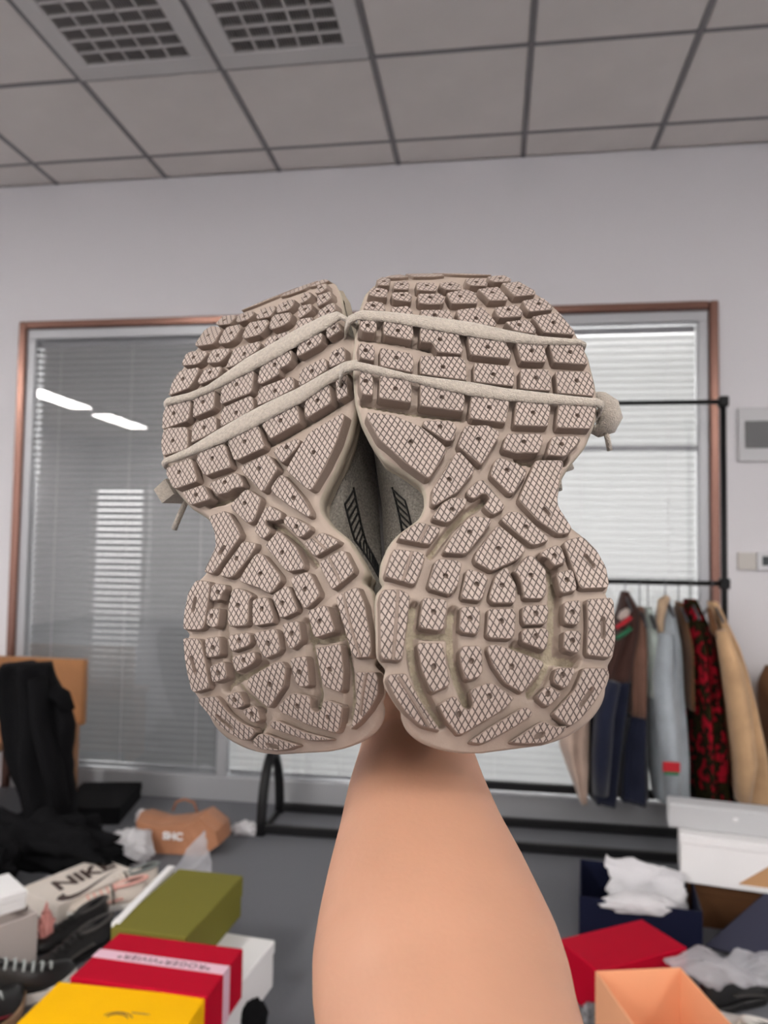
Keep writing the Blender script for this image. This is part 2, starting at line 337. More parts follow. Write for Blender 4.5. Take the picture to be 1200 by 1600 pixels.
# d = round dimple, s = slot (two ends), r = raised rib line across the lug
RIGHT = parse('''
1 RT|178 50 200 35 262 28 270 45 262 65 215 62
2 RT|285 30 395 33 440 62 430 75 350 78 290 70
3 RT|400 34 560 40 628 47 610 55 520 65 470 62
4 RT|135 75 160 62 198 72 190 100 140 98|d 168 82
5 RT|212 85 270 80 280 95 275 118 208 115|d 245 95
6 RT|308 85 385 88 402 105 395 125 312 120|d 355 100
7 RT|408 88 470 82 505 98 505 120 440 118 415 105|d 457 97
8 RT|522 70 600 68 622 92 615 102 545 100 525 88|d 570 85
9 RT|618 60 690 55 725 72 720 82 650 85 625 75|d 675 68
10 RT|105 115 140 108 185 118 182 152 140 150 98 140|d 142 125
11 RT|200 130 280 128 292 150 285 172 205 160|d 248 142
12 RT|315 135 420 135 435 160 425 180 360 182 318 175|d 370 152
13 RT|440 132 520 115 565 130 580 165 575 178 465 178 455 165|d 500 147
14 RT|575 115 665 105 710 155 705 165 625 165 615 150|d 640 131
15 RT|680 90 755 82 830 125 828 140 738 148 720 130|d 758 111
16 RT|88 175 120 166 165 175 178 215 76 205|d 121 188
17 RT|198 195 270 188 290 205 298 232 200 220
18 RT|325 205 450 205 475 250 330 238|d 390 229
19 RT|482 205 600 192 660 265 655 280 500 260|d 570 243
20 RT|650 195 745 182 775 215 770 235 672 240 655 220|d 712 205
21 RT|770 165 860 152 905 190 905 205 800 215 785 195|d 843 180
22 RT|695 258 795 245 830 285 832 312 740 298|d 758 272
23 RT|812 235 930 215 1000 300 998 315 865 305|d 908 262
24 RT|65 240 130 240 138 280 130 308 75 300 60 285|d 97 275
25 RT|165 250 290 262 298 310 290 340 165 315|d 228 297
26 RT|325 280 490 300 515 385 505 400 400 390 380 350 325 345|d 412 335
27 RT|530 310 690 330 725 400 722 422 545 402|d 620 368
28 RT|740 340 860 345 880 415 872 435 765 430|d 812 385
29 RT|885 348 1030 352 1058 440 1050 445 910 435|d 980 390
30 RT|55 350 120 355 130 385 125 430 60 415|d 88 383
31 RT|150 370 290 395 300 440 292 480 150 450|d 222 415
32 RT|325 405 500 410 525 430 530 515 325 485|d 425 455
33 RT|560 435 720 450 738 480 735 540 560 520|d 645 488
34 RT|762 462 885 465 900 500 895 560 762 550|d 830 503
35 RT|915 472 1065 475 1085 530 1085 583 925 570|d 1008 515
36 RT|62 470 110 475 122 510 120 580 72 575 60 540|d 88 517
37 RT|150 485 275 508 290 545 288 612 145 590|d 218 550
38 RT|325 520 505 550 522 590 515 650 325 625|d 420 588
39 RT|550 575 710 585 715 610 700 700 545 680 540 650|d 627 632
40 RT|745 605 885 607 895 630 885 715 735 710|d 818 655
41 RT|930 614 1095 614 1090 660 1070 725 925 720 920 700|d 1012 668
42 RT|95 650 210 665 330 715 435 800 440 825 370 935 355 940 250 880 140 770 90 670|d 285 782
43 RT|340 688 465 690 487 715 470 775 440 778 335 712|d 412 716
44 RT|520 710 620 708 670 735 672 755 600 875 590 880 495 805 490 790|d 580 770
45 RT|705 745 850 745 865 770 842 832 785 828 745 832 690 815 685 800|d 778 782
46 RT|900 758 1015 755 1028 775 960 845 885 840 880 825|d 942 792
47 RT|480 830 500 825 560 890 560 915 490 1000 390 1060 375 1050 380 985|d 452 945
48 RT|650 865 670 848 760 880 790 905 790 920 735 1005 715 1008 630 925|d 705 905
49 RT|530 1015 532 990 580 947 605 950 695 1060 690 1075 650 1098 635 1095 600 1065 628 1030 618 1010 595 1008 560 1032
50 RB|703 2 715 -30 780 -175 800 -180 900 -180 910 -165 890 -80 882 0 885 30 948 130 940 155 885 160 790 95|s 822 45 840 68
51 RB|310 75 350 20 400 -10 470 -5 465 25 400 95 375 108 310 88|d 400 46
52 RB|150 180 160 155 240 105 260 105 345 130 345 145 300 205 285 205|r 288 115 248 200
53 RB|130 225 265 240 278 265 235 380 220 390 95 355 85 340|r 218 235 172 378
54 RB|360 240 395 175 470 85 500 75 575 85 580 105 540 160 470 245 450 250 370 245|d 480 150
55 RB|620 90 660 55 700 55 750 90 840 175 838 190 790 208 765 208 690 150|d 738 126
56 RB|500 270 510 240 600 125 625 125 730 215 735 235 700 275 590 325 575 325 510 290|d 612 225
57 RB|805 245 830 225 880 208 900 220 920 275 915 290 870 305 855 290 840 268 810 262|d 868 258
58 RB|910 200 925 185 985 170 1005 175 1060 230 1105 310 1118 385 1110 405 1000 408 985 400|s 1010 258 1045 305
59 RB|875 335 940 320 955 330 970 400 965 418 910 430 895 420|d 925 368
60 RB|320 285 340 270 420 278 445 290 430 385 400 430 385 435 300 410 288 395|d 370 350
61 RB|465 325 480 318 550 340 565 365 540 450 525 465 450 455 440 440|d 512 388
62 RB|570 455 572 430 600 345 640 310 658 318 668 350 695 395 690 465 680 475 590 475|d 628 393
63 RB|678 330 745 255 775 260 830 320 832 430 815 455 745 455 730 450 715 370 700 342|d 760 348
64 RB|75 405 160 410 200 430 208 450 190 600 175 725 155 740 75 745 62 720 62 450|r 152 408 128 742
65 RB|265 455 275 448 365 455 380 475 362 590 340 602 260 590 248 575|d 315 515
66 RB|440 490 515 488 530 510 525 600 510 618 450 610 432 595|d 482 545
67 RB|565 500 680 498 693 520 685 625 665 640 575 635 557 620|d 625 557
68 RB|722 495 735 485 830 480 843 500 835 560 820 572 735 575 722 555|d 783 522
69 RB|720 600 735 590 830 588 843 610 832 685 815 690 725 655 718 640|d 783 626
70 RB|912 475 925 465 980 460 990 475 985 560 970 575 925 570 912 555|d 950 516
71 RB|912 605 925 598 985 600 992 615 985 690 970 705 920 690 908 675|d 950 646
72 RB|1015 455 1130 450 1140 470 1148 640 1135 715 1115 725 1025 715 1015 700 1020 560|s 1090 545 1090 628
73 RB|238 665 250 655 350 655 362 680 390 840 380 855 315 885 300 875 260 780|d 315 765
74 RB|432 690 450 670 525 668 537 690 540 790 520 815 480 828 460 820 440 760|d 488 740
75 RB|565 665 600 662 740 710 815 740 820 760 735 875 715 885 640 840 585 760 560 690|d 672 765
76 RB|865 810 875 775 900 768 960 770 962 790 930 855 910 865 865 840|d 905 803
77 RB|790 895 830 855 850 855 895 885 895 900 845 945 825 945 790 915|d 838 889
78 RB|95 820 110 800 190 795 215 850 280 960 335 1040 345 1060 260 1040 190 980 130 900|r 150 805 300 1045
79 RB|335 940 400 900 420 905 455 955 480 962 495 945 482 880 495 865 560 838 590 840 680 905 680 915 640 960 450 1075 425 1078 370 1010|d 570 900|d 430 982
80 RB|475 1112 560 1050 725 950 750 952 768 975 765 990 690 1040 560 1110 530 1120
81 RB|665 1110 770 1040 810 1015 835 1020 870 1040 925 1037 915 1060 870 1095 820 1118 740 1120 690 1118|s 785 1085 815 1074
82 RB|1000 770 1105 770 1118 785 1105 840 1055 925 990 1005 940 1040 912 1025 865 985 865 975 960 870 990 800|s 990 940 1040 868
''')
LEFT = parse('''
1 LT|430 200 520 140 620 100 700 88 690 100 560 185 480 203
2 LT|600 168 680 115 765 68 765 90 735 130 680 155 610 175
3 LT|775 95 790 65 850 48 855 60 840 70 800 100
4 LT|825 120 840 80 885 70 888 95 850 120|d 855 93
5 LT|750 165 765 120 805 112 810 135 780 160 755 172|d 780 138
6 LT|635 205 645 175 700 150 728 150 720 180 690 205 640 218|d 680 182
7 LT|535 240 560 195 630 180 632 200 605 235 545 248|d 582 216
8 LT|435 255 460 220 525 208 525 225 495 250 445 265|d 478 235
9 LT|335 270 375 232 430 225 435 240 405 272 350 278|d 380 252
10 LT|835 180 840 130 905 108 910 140 880 165 840 185|d 870 142
11 LT|740 235 745 190 760 180 810 170 812 200 780 225 750 245|d 778 199
12 LT|600 290 610 245 630 225 705 212 712 230 700 260 670 280 610 300|d 658 253
13 LT|465 335 490 280 510 262 590 248 600 265 575 305 550 325 480 345|d 538 289
14 LT|350 360 380 300 395 285 455 272 465 290 430 345 400 365 355 370|d 412 316
15 LT|232 375 280 300 320 280 365 288 365 305 335 355 320 370 245 382|d 300 328
16 LT|840 240 845 205 900 170 925 165 935 200 900 225 850 245|d 890 211
17 LT|725 305 735 260 760 245 815 235 822 270 780 290 735 312
18 LT|570 380 600 335 700 305 712 320 660 355 590 388|d 640 352
19 LT|385 490 410 430 430 390 550 355 560 375 540 405 480 445 420 482|d 478 420
20 LT|292 455 315 405 335 395 405 392 408 405 375 445 350 462 298 465|d 347 427
21 LT|168 470 190 420 215 405 290 405 295 420 262 460 240 472 175 478|d 228 437
22 LT|245 560 270 510 290 490 362 480 365 490 345 535 260 570|d 308 512
23 LT|103 620 125 550 160 500 250 485 255 500 225 560 200 590 110 625|d 175 543
24 LT|880 325 885 285 950 250 970 262 965 300 890 345|d 920 293
25 LT|735 425 740 385 760 362 850 312 865 320 860 360 840 380 745 432|d 798 369
26 LT|540 560 555 495 570 472 690 396 712 400 712 450 690 475 650 495 650 520 560 570|d 628 473
27 LT|357 655 365 585 385 562 515 490 527 510 515 600 500 615 365 668|d 440 570
28 LT|222 725 230 640 320 592 333 605 330 680 315 695 228 733|d 275 657
29 LT|70 785 75 715 100 658 210 642 215 665 205 735 190 752 80 792|d 130 713
30 LT|895 472 897 430 910 405 965 382 975 395 978 455 900 488|d 935 423
31 LT|745 575 748 515 765 490 865 438 882 445 890 495 830 536 755 580|d 812 505
32 LT|540 670 545 600 570 580 700 530 722 535 725 590 640 636 545 675|d 630 602
33 LT|357 765 362 700 380 680 505 625 520 635 525 690 480 720 365 780|d 438 710
34 LT|215 855 220 780 240 755 325 725 340 735 342 796 280 830 222 856|d 280 783
35 LT|65 870 75 805 95 785 185 778 200 790 200 880 180 895 75 924|d 125 848
36 LT|925 515 975 502 985 516 990 610 985 625 950 645 935 640|d 957 575
37 LT|772 680 785 642 880 562 898 567 908 650 900 665 790 735 780 725|d 838 650
38 LT|562 770 575 742 720 657 738 665 752 745 745 760 610 838 598 830|d 657 748
39 LT|395 860 410 822 530 768 548 775 578 870 570 885 440 945 425 940|d 480 852
40 LT|238 945 250 908 370 862 385 872 410 965 405 980 290 1020 275 1015|d 320 935
41 LT|90 1010 95 980 200 930 220 940 245 1035 240 1050 140 1085 125 1080|d 157 1003
42 LT|685 990 700 960 760 860 800 805 960 710 975 720 975 745 940 850 880 970 815 1085 800 1092 770 1075 695 1005|d 820 905
43 LT|620 905 635 880 735 835 755 845 740 880 670 955 655 955 630 925|d 687 880
44 LT|460 985 470 970 580 915 600 920 640 975 640 990 575 1095 560 1098 470 1005|d 550 985
45 LT|300 1065 320 1050 430 1005 450 1010 475 1060 470 1075 420 1085 395 1105 340 1115|d 382 1053
46 LT|170 1100 185 1095 270 1065 285 1075 310 1130 300 1140 220 1165 205 1160|d 240 1115
47 LT|608 1085 620 1060 650 1020 670 1015 720 1070 770 1130 805 1195 808 1220 790 1225 700 1170 620 1110|d 722 1130
48 LT|410 1165 420 1150 480 1090 500 1088 555 1125 560 1140 530 1235 515 1250 490 1255 415 1185|d 480 1156
49 LB|430 155 485 40 510 30 568 65 565 95 545 108 490 105 488 125 512 145 510 165 480 195 465 192
50 LB|205 85 285 55 310 70 345 130 365 170 360 190 305 265 240 355 225 368 185 358 190 340 215 290 242 230 235 160|s 264 265 284 237
51 LB|575 100 590 82 625 85 705 130 710 150 670 185 650 188 580 120|d 640 135
52 LB|675 215 760 165 780 165 850 205 845 218 740 280 725 280|r 722 188 790 250
53 LB|752 325 765 300 860 250 880 255 925 345 920 365 830 440 815 445 760 340|r 798 282 862 418
54 LB|485 230 495 215 545 160 565 165 640 235 680 320 675 345 600 358 580 345|d 570 262
55 LB|265 370 280 340 370 215 385 205 440 215 440 235 405 290 330 380 310 388 270 380|d 345 292
56 LB|358 400 365 380 430 280 450 265 480 275 560 375 565 400 520 460 500 465 460 440 375 412|d 462 368
57 LB|212 490 220 430 240 415 290 420 295 440 270 470 265 495 225 503|d 253 458
58 LB|80 635 85 560 105 460 140 405 155 398 215 405 212 450 190 600 180 635 160 645 90 645|s 131 548 142 490
59 LB|195 620 200 560 215 540 262 535 255 600 250 625 230 635|d 222 576
60 LB|612 400 625 380 690 358 710 365 755 460 752 480 695 535 680 538 640 480|d 683 443
61 LB|517 475 530 465 590 425 605 435 645 540 640 555 580 585 560 585 525 500|d 570 512
62 LB|422 560 424 500 440 490 480 480 500 490 530 580 525 610 440 625 425 615|d 470 541
63 LB|300 600 305 520 320 450 345 435 400 455 425 475 405 500 402 600 390 625 310 628|d 352 523
64 LB|835 490 850 470 925 435 945 435 980 520 1015 700 1020 765 1005 785 930 785 915 770 880 650|r 872 462 960 784
65 LB|695 560 705 545 775 522 795 530 830 640 825 655 740 683 725 675|d 755 602
66 LB|570 620 580 610 640 598 655 610 665 690 655 710 620 740 605 735 580 680|d 617 662
67 LB|430 665 440 655 530 637 548 650 562 740 550 760 490 785 475 780 440 700|d 500 710
68 LB|302 690 310 670 395 655 412 665 415 705 400 725 325 752 315 745|d 358 697
69 LB|320 790 330 775 420 750 437 758 440 785 420 815 350 852 338 845|d 380 794
70 LB|188 700 195 685 250 675 262 685 265 760 255 775 210 782 195 775|d 228 731
71 LB|212 835 220 820 275 800 288 808 298 870 290 885 240 905 225 900|d 255 857
72 LB|80 690 90 685 155 685 170 700 190 800 210 915 205 935 135 955 120 940 90 800|s 122 782 142 852
73 LB|735 740 745 730 845 712 862 720 875 850 870 940 855 955 790 930 770 915|d 805 840
74 LB|607 795 620 782 680 772 692 782 700 850 705 915 690 928 650 925 630 890|d 655 852
75 LB|400 890 420 870 545 800 570 800 590 830 580 920 515 1020 500 1030 420 955 395 920|d 510 913
76 LB|288 985 300 965 345 948 362 955 385 1010 380 1020 345 1035 330 1030|d 335 989
77 LB|372 1045 385 1035 430 1020 448 1028 465 1085 460 1095 430 1105 410 1095|d 420 1060
78 LB|935 855 945 850 1030 850 1050 870 1045 960 1008 1035 950 1105 908 1138 912 1110 935 1000|r 985 852 955 1065
79 LB|550 1030 560 1010 610 960 635 955 700 970 712 985 712 1030 735 1052 762 1040 768 1000 790 990 865 1015 870 1030 860 1120 845 1150 830 1155 700 1115 570 1055|d 645 1021|d 797 1076
80 LB|508 1115 520 1095 545 1092 680 1150 820 1185 790 1192 700 1192 600 1160 515 1130
81 LB|425 1185 455 1160 480 1155 560 1185 640 1210 650 1216 600 1236 540 1242 470 1237 425 1215|s 500 1214 545 1222
82 LB|155 985 170 978 235 970 255 985 300 1050 370 1105 430 1130 438 1150 410 1188 370 1190 280 1138 200 1055 158 1005|s 250 1070 322 1130
''')
OUT_R = (PX('RT', [(150,62),(180,38),(260,26),(400,28),(560,32),(650,45),(740,66),(835,118),(915,185),(1008,298),(1062,400),(1092,520),(1103,600),(1098,670),(1050,790),(975,880),(940,940),(925,1040)])
       + PX('RB', [(885,10),(900,60),(955,125),(1015,170),(1075,230),(1115,310),(1126,395),(1108,425),(1112,445),(1142,455),(1152,500),(1156,640),(1142,735),(1112,752),(1116,768),(1135,785),(1118,850),(1065,940),(988,1030),(905,1090),(820,1130),(660,1136),(540,1133),(440,1128),(350,1108),(240,1045),(150,950),(95,860),(84,810),(98,785),(112,775),(72,748),(56,710),(55,480),(65,412),(98,398),(104,385),(78,352),(86,285),(118,210),(152,165),(220,112),(262,85),(290,20)])
       + PX('RT', [(358,1000),(345,955),(275,905),(175,845),(120,765),(78,680),(52,590),(45,500),(42,400),(50,300),(68,200),(98,120)]))
OUT_L = (PX('LT', [(430,188),(540,118),(680,72),(780,48),(840,40),(900,60),(945,115),(975,200),(1010,280),(1025,350),(1030,500),(1022,640),(1000,720),(975,820),(925,950),(865,1070),(835,1130),(838,1200)])
       + PX('LB', [(738,15),(755,75),(800,135),(870,190),(925,270),(965,350),(968,372),(935,398),(945,418),(985,430),(1005,500),(1025,650),(1036,770),(1020,795),(1000,808),(1015,830),(1058,852),(1072,900),(1068,970),(1028,1065),(960,1140),(890,1185),(830,1200),(700,1212),(560,1250),(440,1243),(350,1200),(250,1132),(180,1052),(148,990),(125,960),(88,880),(72,780),(75,695),(108,668),(72,640),(78,560),(98,470),(135,402),(175,372),(222,250),(236,195),(212,110),(180,75)])
       + PX('LT', [(205,1172),(140,1100),(85,1020),(78,960),(62,920),(60,820),(70,700),(98,610),(150,500),(200,400),(300,280),(368,225)]))
# grooves cut below the tread floor: (zoom, points, half width in zoom px)
CH_R = [(PX('RB', p), r / 2.93) for p, r in [
  ([(228,492),(218,560),(212,650),(228,770),(262,880),(310,975),(345,1020)], 20), ([(225,612),(300,622),(390,618)], 17),
  ([(405,515),(395,600),(402,720),(430,830),(472,935)], 20), ([(812,280),(852,318),(872,390),(868,480),(865,600),(852,720),(958,742)], 24),
  ([(688,676),(770,700),(852,725),(820,820),(762,885)], 20), ([(562,2),(470,60),(395,130),(335,210),(300,255)], 15), ([(687,347),(706,420)], 9),
  ([(868,985),(905,1020)], 12), ([(45,880),(60,900)],1)]] + [(PX('RT', p), r / 2.79) for p, r in [
  ([(75,328),(240,345),(375,378)], 16), ([(85,612),(300,650),(508,675)], 18), ([(760,858),(850,868),(945,862)], 24)]]
CH_L = [(PX('LB', p), r / 3.16) for p, r in [
  ([(835,548),(858,615),(880,720),(900,850),(912,980),(900,1085)], 19), ([(690,690),(780,690),(860,672)], 20), ([(688,612),(708,720),(735,850),(750,960),(738,1042)], 19),
  ([(300,470),(285,540),(285,640),(300,760),(328,880),(295,930)], 20), ([(340,885),(410,850),(485,818)], 20), ([(332,885),(390,960),(480,1035)], 12),
  ([(490,112),(570,150),(655,230),(735,325)], 14), ([(413,505),(412,570)], 9), ([(430,1185),(480,1110)], 12)]] + [(PX('LT', p), r / 3.16) for p, r in [
  ([(960,328),(870,372),(745,450),(665,515)], 13), ([(970,650),(800,755),(600,868)], 17), ([(310,1158),(400,1130),(470,1100)], 24)]]
LACE_R = [(PX('RT', t), PX('RT', b)) for t, b in [
  ([(48,212),(75,204),(180,210),(400,235),(560,258),(700,290),(850,318),(1020,334)], [(48,246),(75,245),(180,252),(400,292),(560,320),(700,342),(850,354),(1024,354)]),
  ([(28,428),(60,430),(150,450),(260,480),(400,500),(560,520),(700,545),(850,562),(1000,580),(1100,590)], [(28,465),(60,468),(150,488),(260,508),(400,545),(560,578),(700,597),(850,610),(1000,618),(1100,624)])]]
LACE_L = [(PX('LT', t), PX('LT', b)) for t, b in [
  ([(98,634),(200,610),(300,570),(380,512),(480,440),(600,372),(740,290),(860,230),(935,205),(985,235)], [(98,672),(215,642),(325,596),(440,535),(560,475),(680,408),(790,342),(880,290),(950,245),(985,262)]),
  ([(85,932),(200,880),(330,800),(470,718),(600,650),(740,585),(870,510),(970,455),(1030,445)], [(90,962),(225,912),(360,858),(500,790),(630,722),(760,655),(900,560),(990,510),(1034,490)])]]

def rod(w):
    th = np.linalg.norm(w) + 1e-12; k = np.asarray(w) / th
    K = np.array([[0, -k[2], k[1]], [k[2], 0, -k[0]], [-k[1], k[0], 0]])
    return np.eye(3) + math.sin(th) * K + (1 - math.cos(th)) * K @ K
QV, QC, QU, V1 = .02701, 7.27888, -.25436, .1
def prof(u, v):                              # tread floor: toe spring, heel roll
    u = np.asarray(u, float); v = np.asarray(v, float)
    t = np.clip(v - QV, 0, V1 - QV); h = np.maximum(-v - .09, 0)
    return -QC * t ** 2 - 2 * QC * (V1 - QV) * np.maximum(v - V1, 0) - 8 * h ** 2 - QU * u ** 2
BB = np.diag([1, 1, -1.])
class Pose:
    def __init__(s, p): s.t = np.array(p[:3]); s.M = rod(p[3:]) @ BB
    def matrix(s):
        A = np.stack([AX[0], AX[1], AX[2]], 1)          # camera -> world
        Rw = A @ s.M; o = A @ s.t + np.array([0, 0, CZ]); m = Matrix.Identity(4)
        for i in range(3):
            for j in range(3): m[i][j] = Rw[i, j]
            m[i][3] = o[i]
        return m
    def back(s, px, h):
        px = np.asarray(px, float); d = np.stack([(px[:, 0] - 600) / FPX, -(px[:, 1] - 800) / FPX, np.ones(len(px))], 1)
        Mi = s.M.T; dl = d @ Mi.T; o = -(Mi @ s.t); ns = np.linspace(.02, -.12, 561)
        T_ = (ns[None, :] - o[2]) / dl[:, 2:3]; U = o[0] + dl[:, 0:1] * T_; V = o[1] + dl[:, 1:2] * T_
        G = ns[None, :] - prof(U, V) - h
        idx = np.where((G <= 0).any(1), (G <= 0).argmax(1), G.argmin(1)); i = np.maximum(idx, 1); r = np.arange(len(px))
        g0, g1 = G[r, i - 1], G[r, i]; w_ = np.where(g1 <= 0, g0 / np.maximum(g0 - g1, 1e-12), 1.)
        n = ns[i - 1] + (ns[i] - ns[i - 1]) * w_; t = (n - o[2]) / dl[:, 2]
        return (o + dl * t[:, None])[:, :2]
POSE_R = Pose([.03783, .05033, .33545, .39951, -.16143, .10175])
POSE_L = Pose([-.05711, .03994, .35778, .30644, .45223, .11887])
TOE = np.array([(58, 33), (54, 50), (49, 66), (43, 84), (34, 97), (21, 106), (5, 110), (-8, 106), (-18, 97), (-27, 85), (-36, 69), (-42, 52), (-46, 36)]) / 1000.

def inside(P, Q):                            # points Q inside polygon P
    P = np.asarray(P); Q = np.atleast_2d(Q); r = np.zeros(len(Q), bool); j = len(P) - 1
    for i in range(len(P)):
        a, b = P[i], P[j]; c_ = (a[1] > Q[:, 1]) != (b[1] > Q[:, 1])
        with np.errstate(divide='ignore', invalid='ignore'):
            r ^= c_ & (Q[:, 0] < (b[0] - a[0]) * (Q[:, 1] - a[1]) / (b[1] - a[1]) + a[0])
        j = i
    return r
def offset(P, d):                            # move a ccw polygon outwards by d
    P = np.asarray(P); a = P - np.roll(P, 1, 0); b = np.roll(P, -1, 0) - P
    a /= np.linalg.norm(a, axis=1)[:, None] + 1e-12; b /= np.linalg.norm(b, axis=1)[:, None] + 1e-12
    n = np.stack([a[:, 1] + b[:, 1], -a[:, 0] - b[:, 0]], 1); n /= np.linalg.norm(n, axis=1)[:, None] + 1e-12
    return P + n * d
def ccw(P):
    P = np.asarray(P); x, y = P[:, 0], P[:, 1]
    return P if (x * np.roll(y, -1) - y * np.roll(x, -1)).sum() > 0 else P[::-1]
def rounded(P, r):
    out = []; n = len(P)
    for i in range(n):
        p, a, b = P[i], P[i - 1], P[(i + 1) % n]; la, lb = np.linalg.norm(a - p), np.linalg.norm(b - p)
        d = min(r, .35 * la, .35 * lb)
        pa, pb_ = p + (a - p) / (la + 1e-9) * d, p + (b - p) / (lb + 1e-9) * d
        out += [pa, (pa + pb_ + 2 * p) / 4, pb_]
    return np.array(out)
def segdist(Q, poly):
    d = np.full(len(Q), 9.)
    for a, b in zip(poly[:-1], poly[1:]):
        ab = b - a; t = np.clip(((Q - a) @ ab) / (ab @ ab + 1e-12), 0, 1); d = np.minimum(d, np.linalg.norm(Q - a - t[:, None] * ab, axis=1))
    return d

def rubber(name, col, groove=None):
    m = mat(name, col, .62, bump=(900, .25, .0006), var=(60, .06), spec=.35)
    if groove:                               # cross-hatched face: fine diamond grooves, their shade painted in as a darker colour
        nt = m.node_tree; b = nt.nodes['Principled BSDF']; L = nt.links.new
        tc = [n for n in nt.nodes if n.type == 'TEX_COORD'][0]; sp = nt.nodes.new('ShaderNodeSeparateXYZ'); L(tc.outputs['Object'], sp.inputs[0])
        def mth(op, a, b_=None, c_=None):
            n = nt.nodes.new('ShaderNodeMath'); n.operation = op
            for k, q in enumerate((a, b_, c_)):
                if q is None: continue
                if isinstance(q, (int, float)): n.inputs[k].default_value = q
                else: L(q, n.inputs[k])
            return n.outputs[0]
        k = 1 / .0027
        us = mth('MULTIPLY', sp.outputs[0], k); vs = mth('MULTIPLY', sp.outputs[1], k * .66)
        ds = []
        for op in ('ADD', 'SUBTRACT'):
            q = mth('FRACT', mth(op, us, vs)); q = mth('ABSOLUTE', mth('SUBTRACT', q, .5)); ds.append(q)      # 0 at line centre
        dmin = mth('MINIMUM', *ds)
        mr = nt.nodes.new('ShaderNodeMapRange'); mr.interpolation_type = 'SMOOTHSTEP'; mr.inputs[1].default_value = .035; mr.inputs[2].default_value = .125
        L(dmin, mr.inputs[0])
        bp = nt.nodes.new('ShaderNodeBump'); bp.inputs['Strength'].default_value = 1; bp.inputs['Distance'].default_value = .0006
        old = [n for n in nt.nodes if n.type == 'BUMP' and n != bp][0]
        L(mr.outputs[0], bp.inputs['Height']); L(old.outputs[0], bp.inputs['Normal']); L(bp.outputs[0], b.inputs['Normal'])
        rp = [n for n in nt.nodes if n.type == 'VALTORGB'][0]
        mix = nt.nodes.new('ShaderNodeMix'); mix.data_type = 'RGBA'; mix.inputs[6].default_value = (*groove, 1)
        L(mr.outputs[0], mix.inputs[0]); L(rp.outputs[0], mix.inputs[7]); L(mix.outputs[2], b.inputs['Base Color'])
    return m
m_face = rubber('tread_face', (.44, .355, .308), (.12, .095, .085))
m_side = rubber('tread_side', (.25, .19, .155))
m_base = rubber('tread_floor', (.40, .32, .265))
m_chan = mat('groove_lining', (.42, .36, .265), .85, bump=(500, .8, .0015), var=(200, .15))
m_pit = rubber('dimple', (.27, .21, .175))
m_mids = mat('midsole_foam', (.36, .31, .245), .7, bump=(160, .7, .0012), var=(30, .1))
m_mesh = mat('grey_mesh', (.22, .20, .17), .9, bump=(1400, .9, .001), var=(900, .35))
m_overl = mat('dark_overlay', (.05, .045, .042), .6, bump=(300, .4, .001))
m_stripe = mat('black_stripe', (.01, .01, .01), .5)
m_lace = mat('lace_weave', (.50, .435, .365), .95, bump=(1500, .9, .0012), var=(700, .15), sheen=.3)

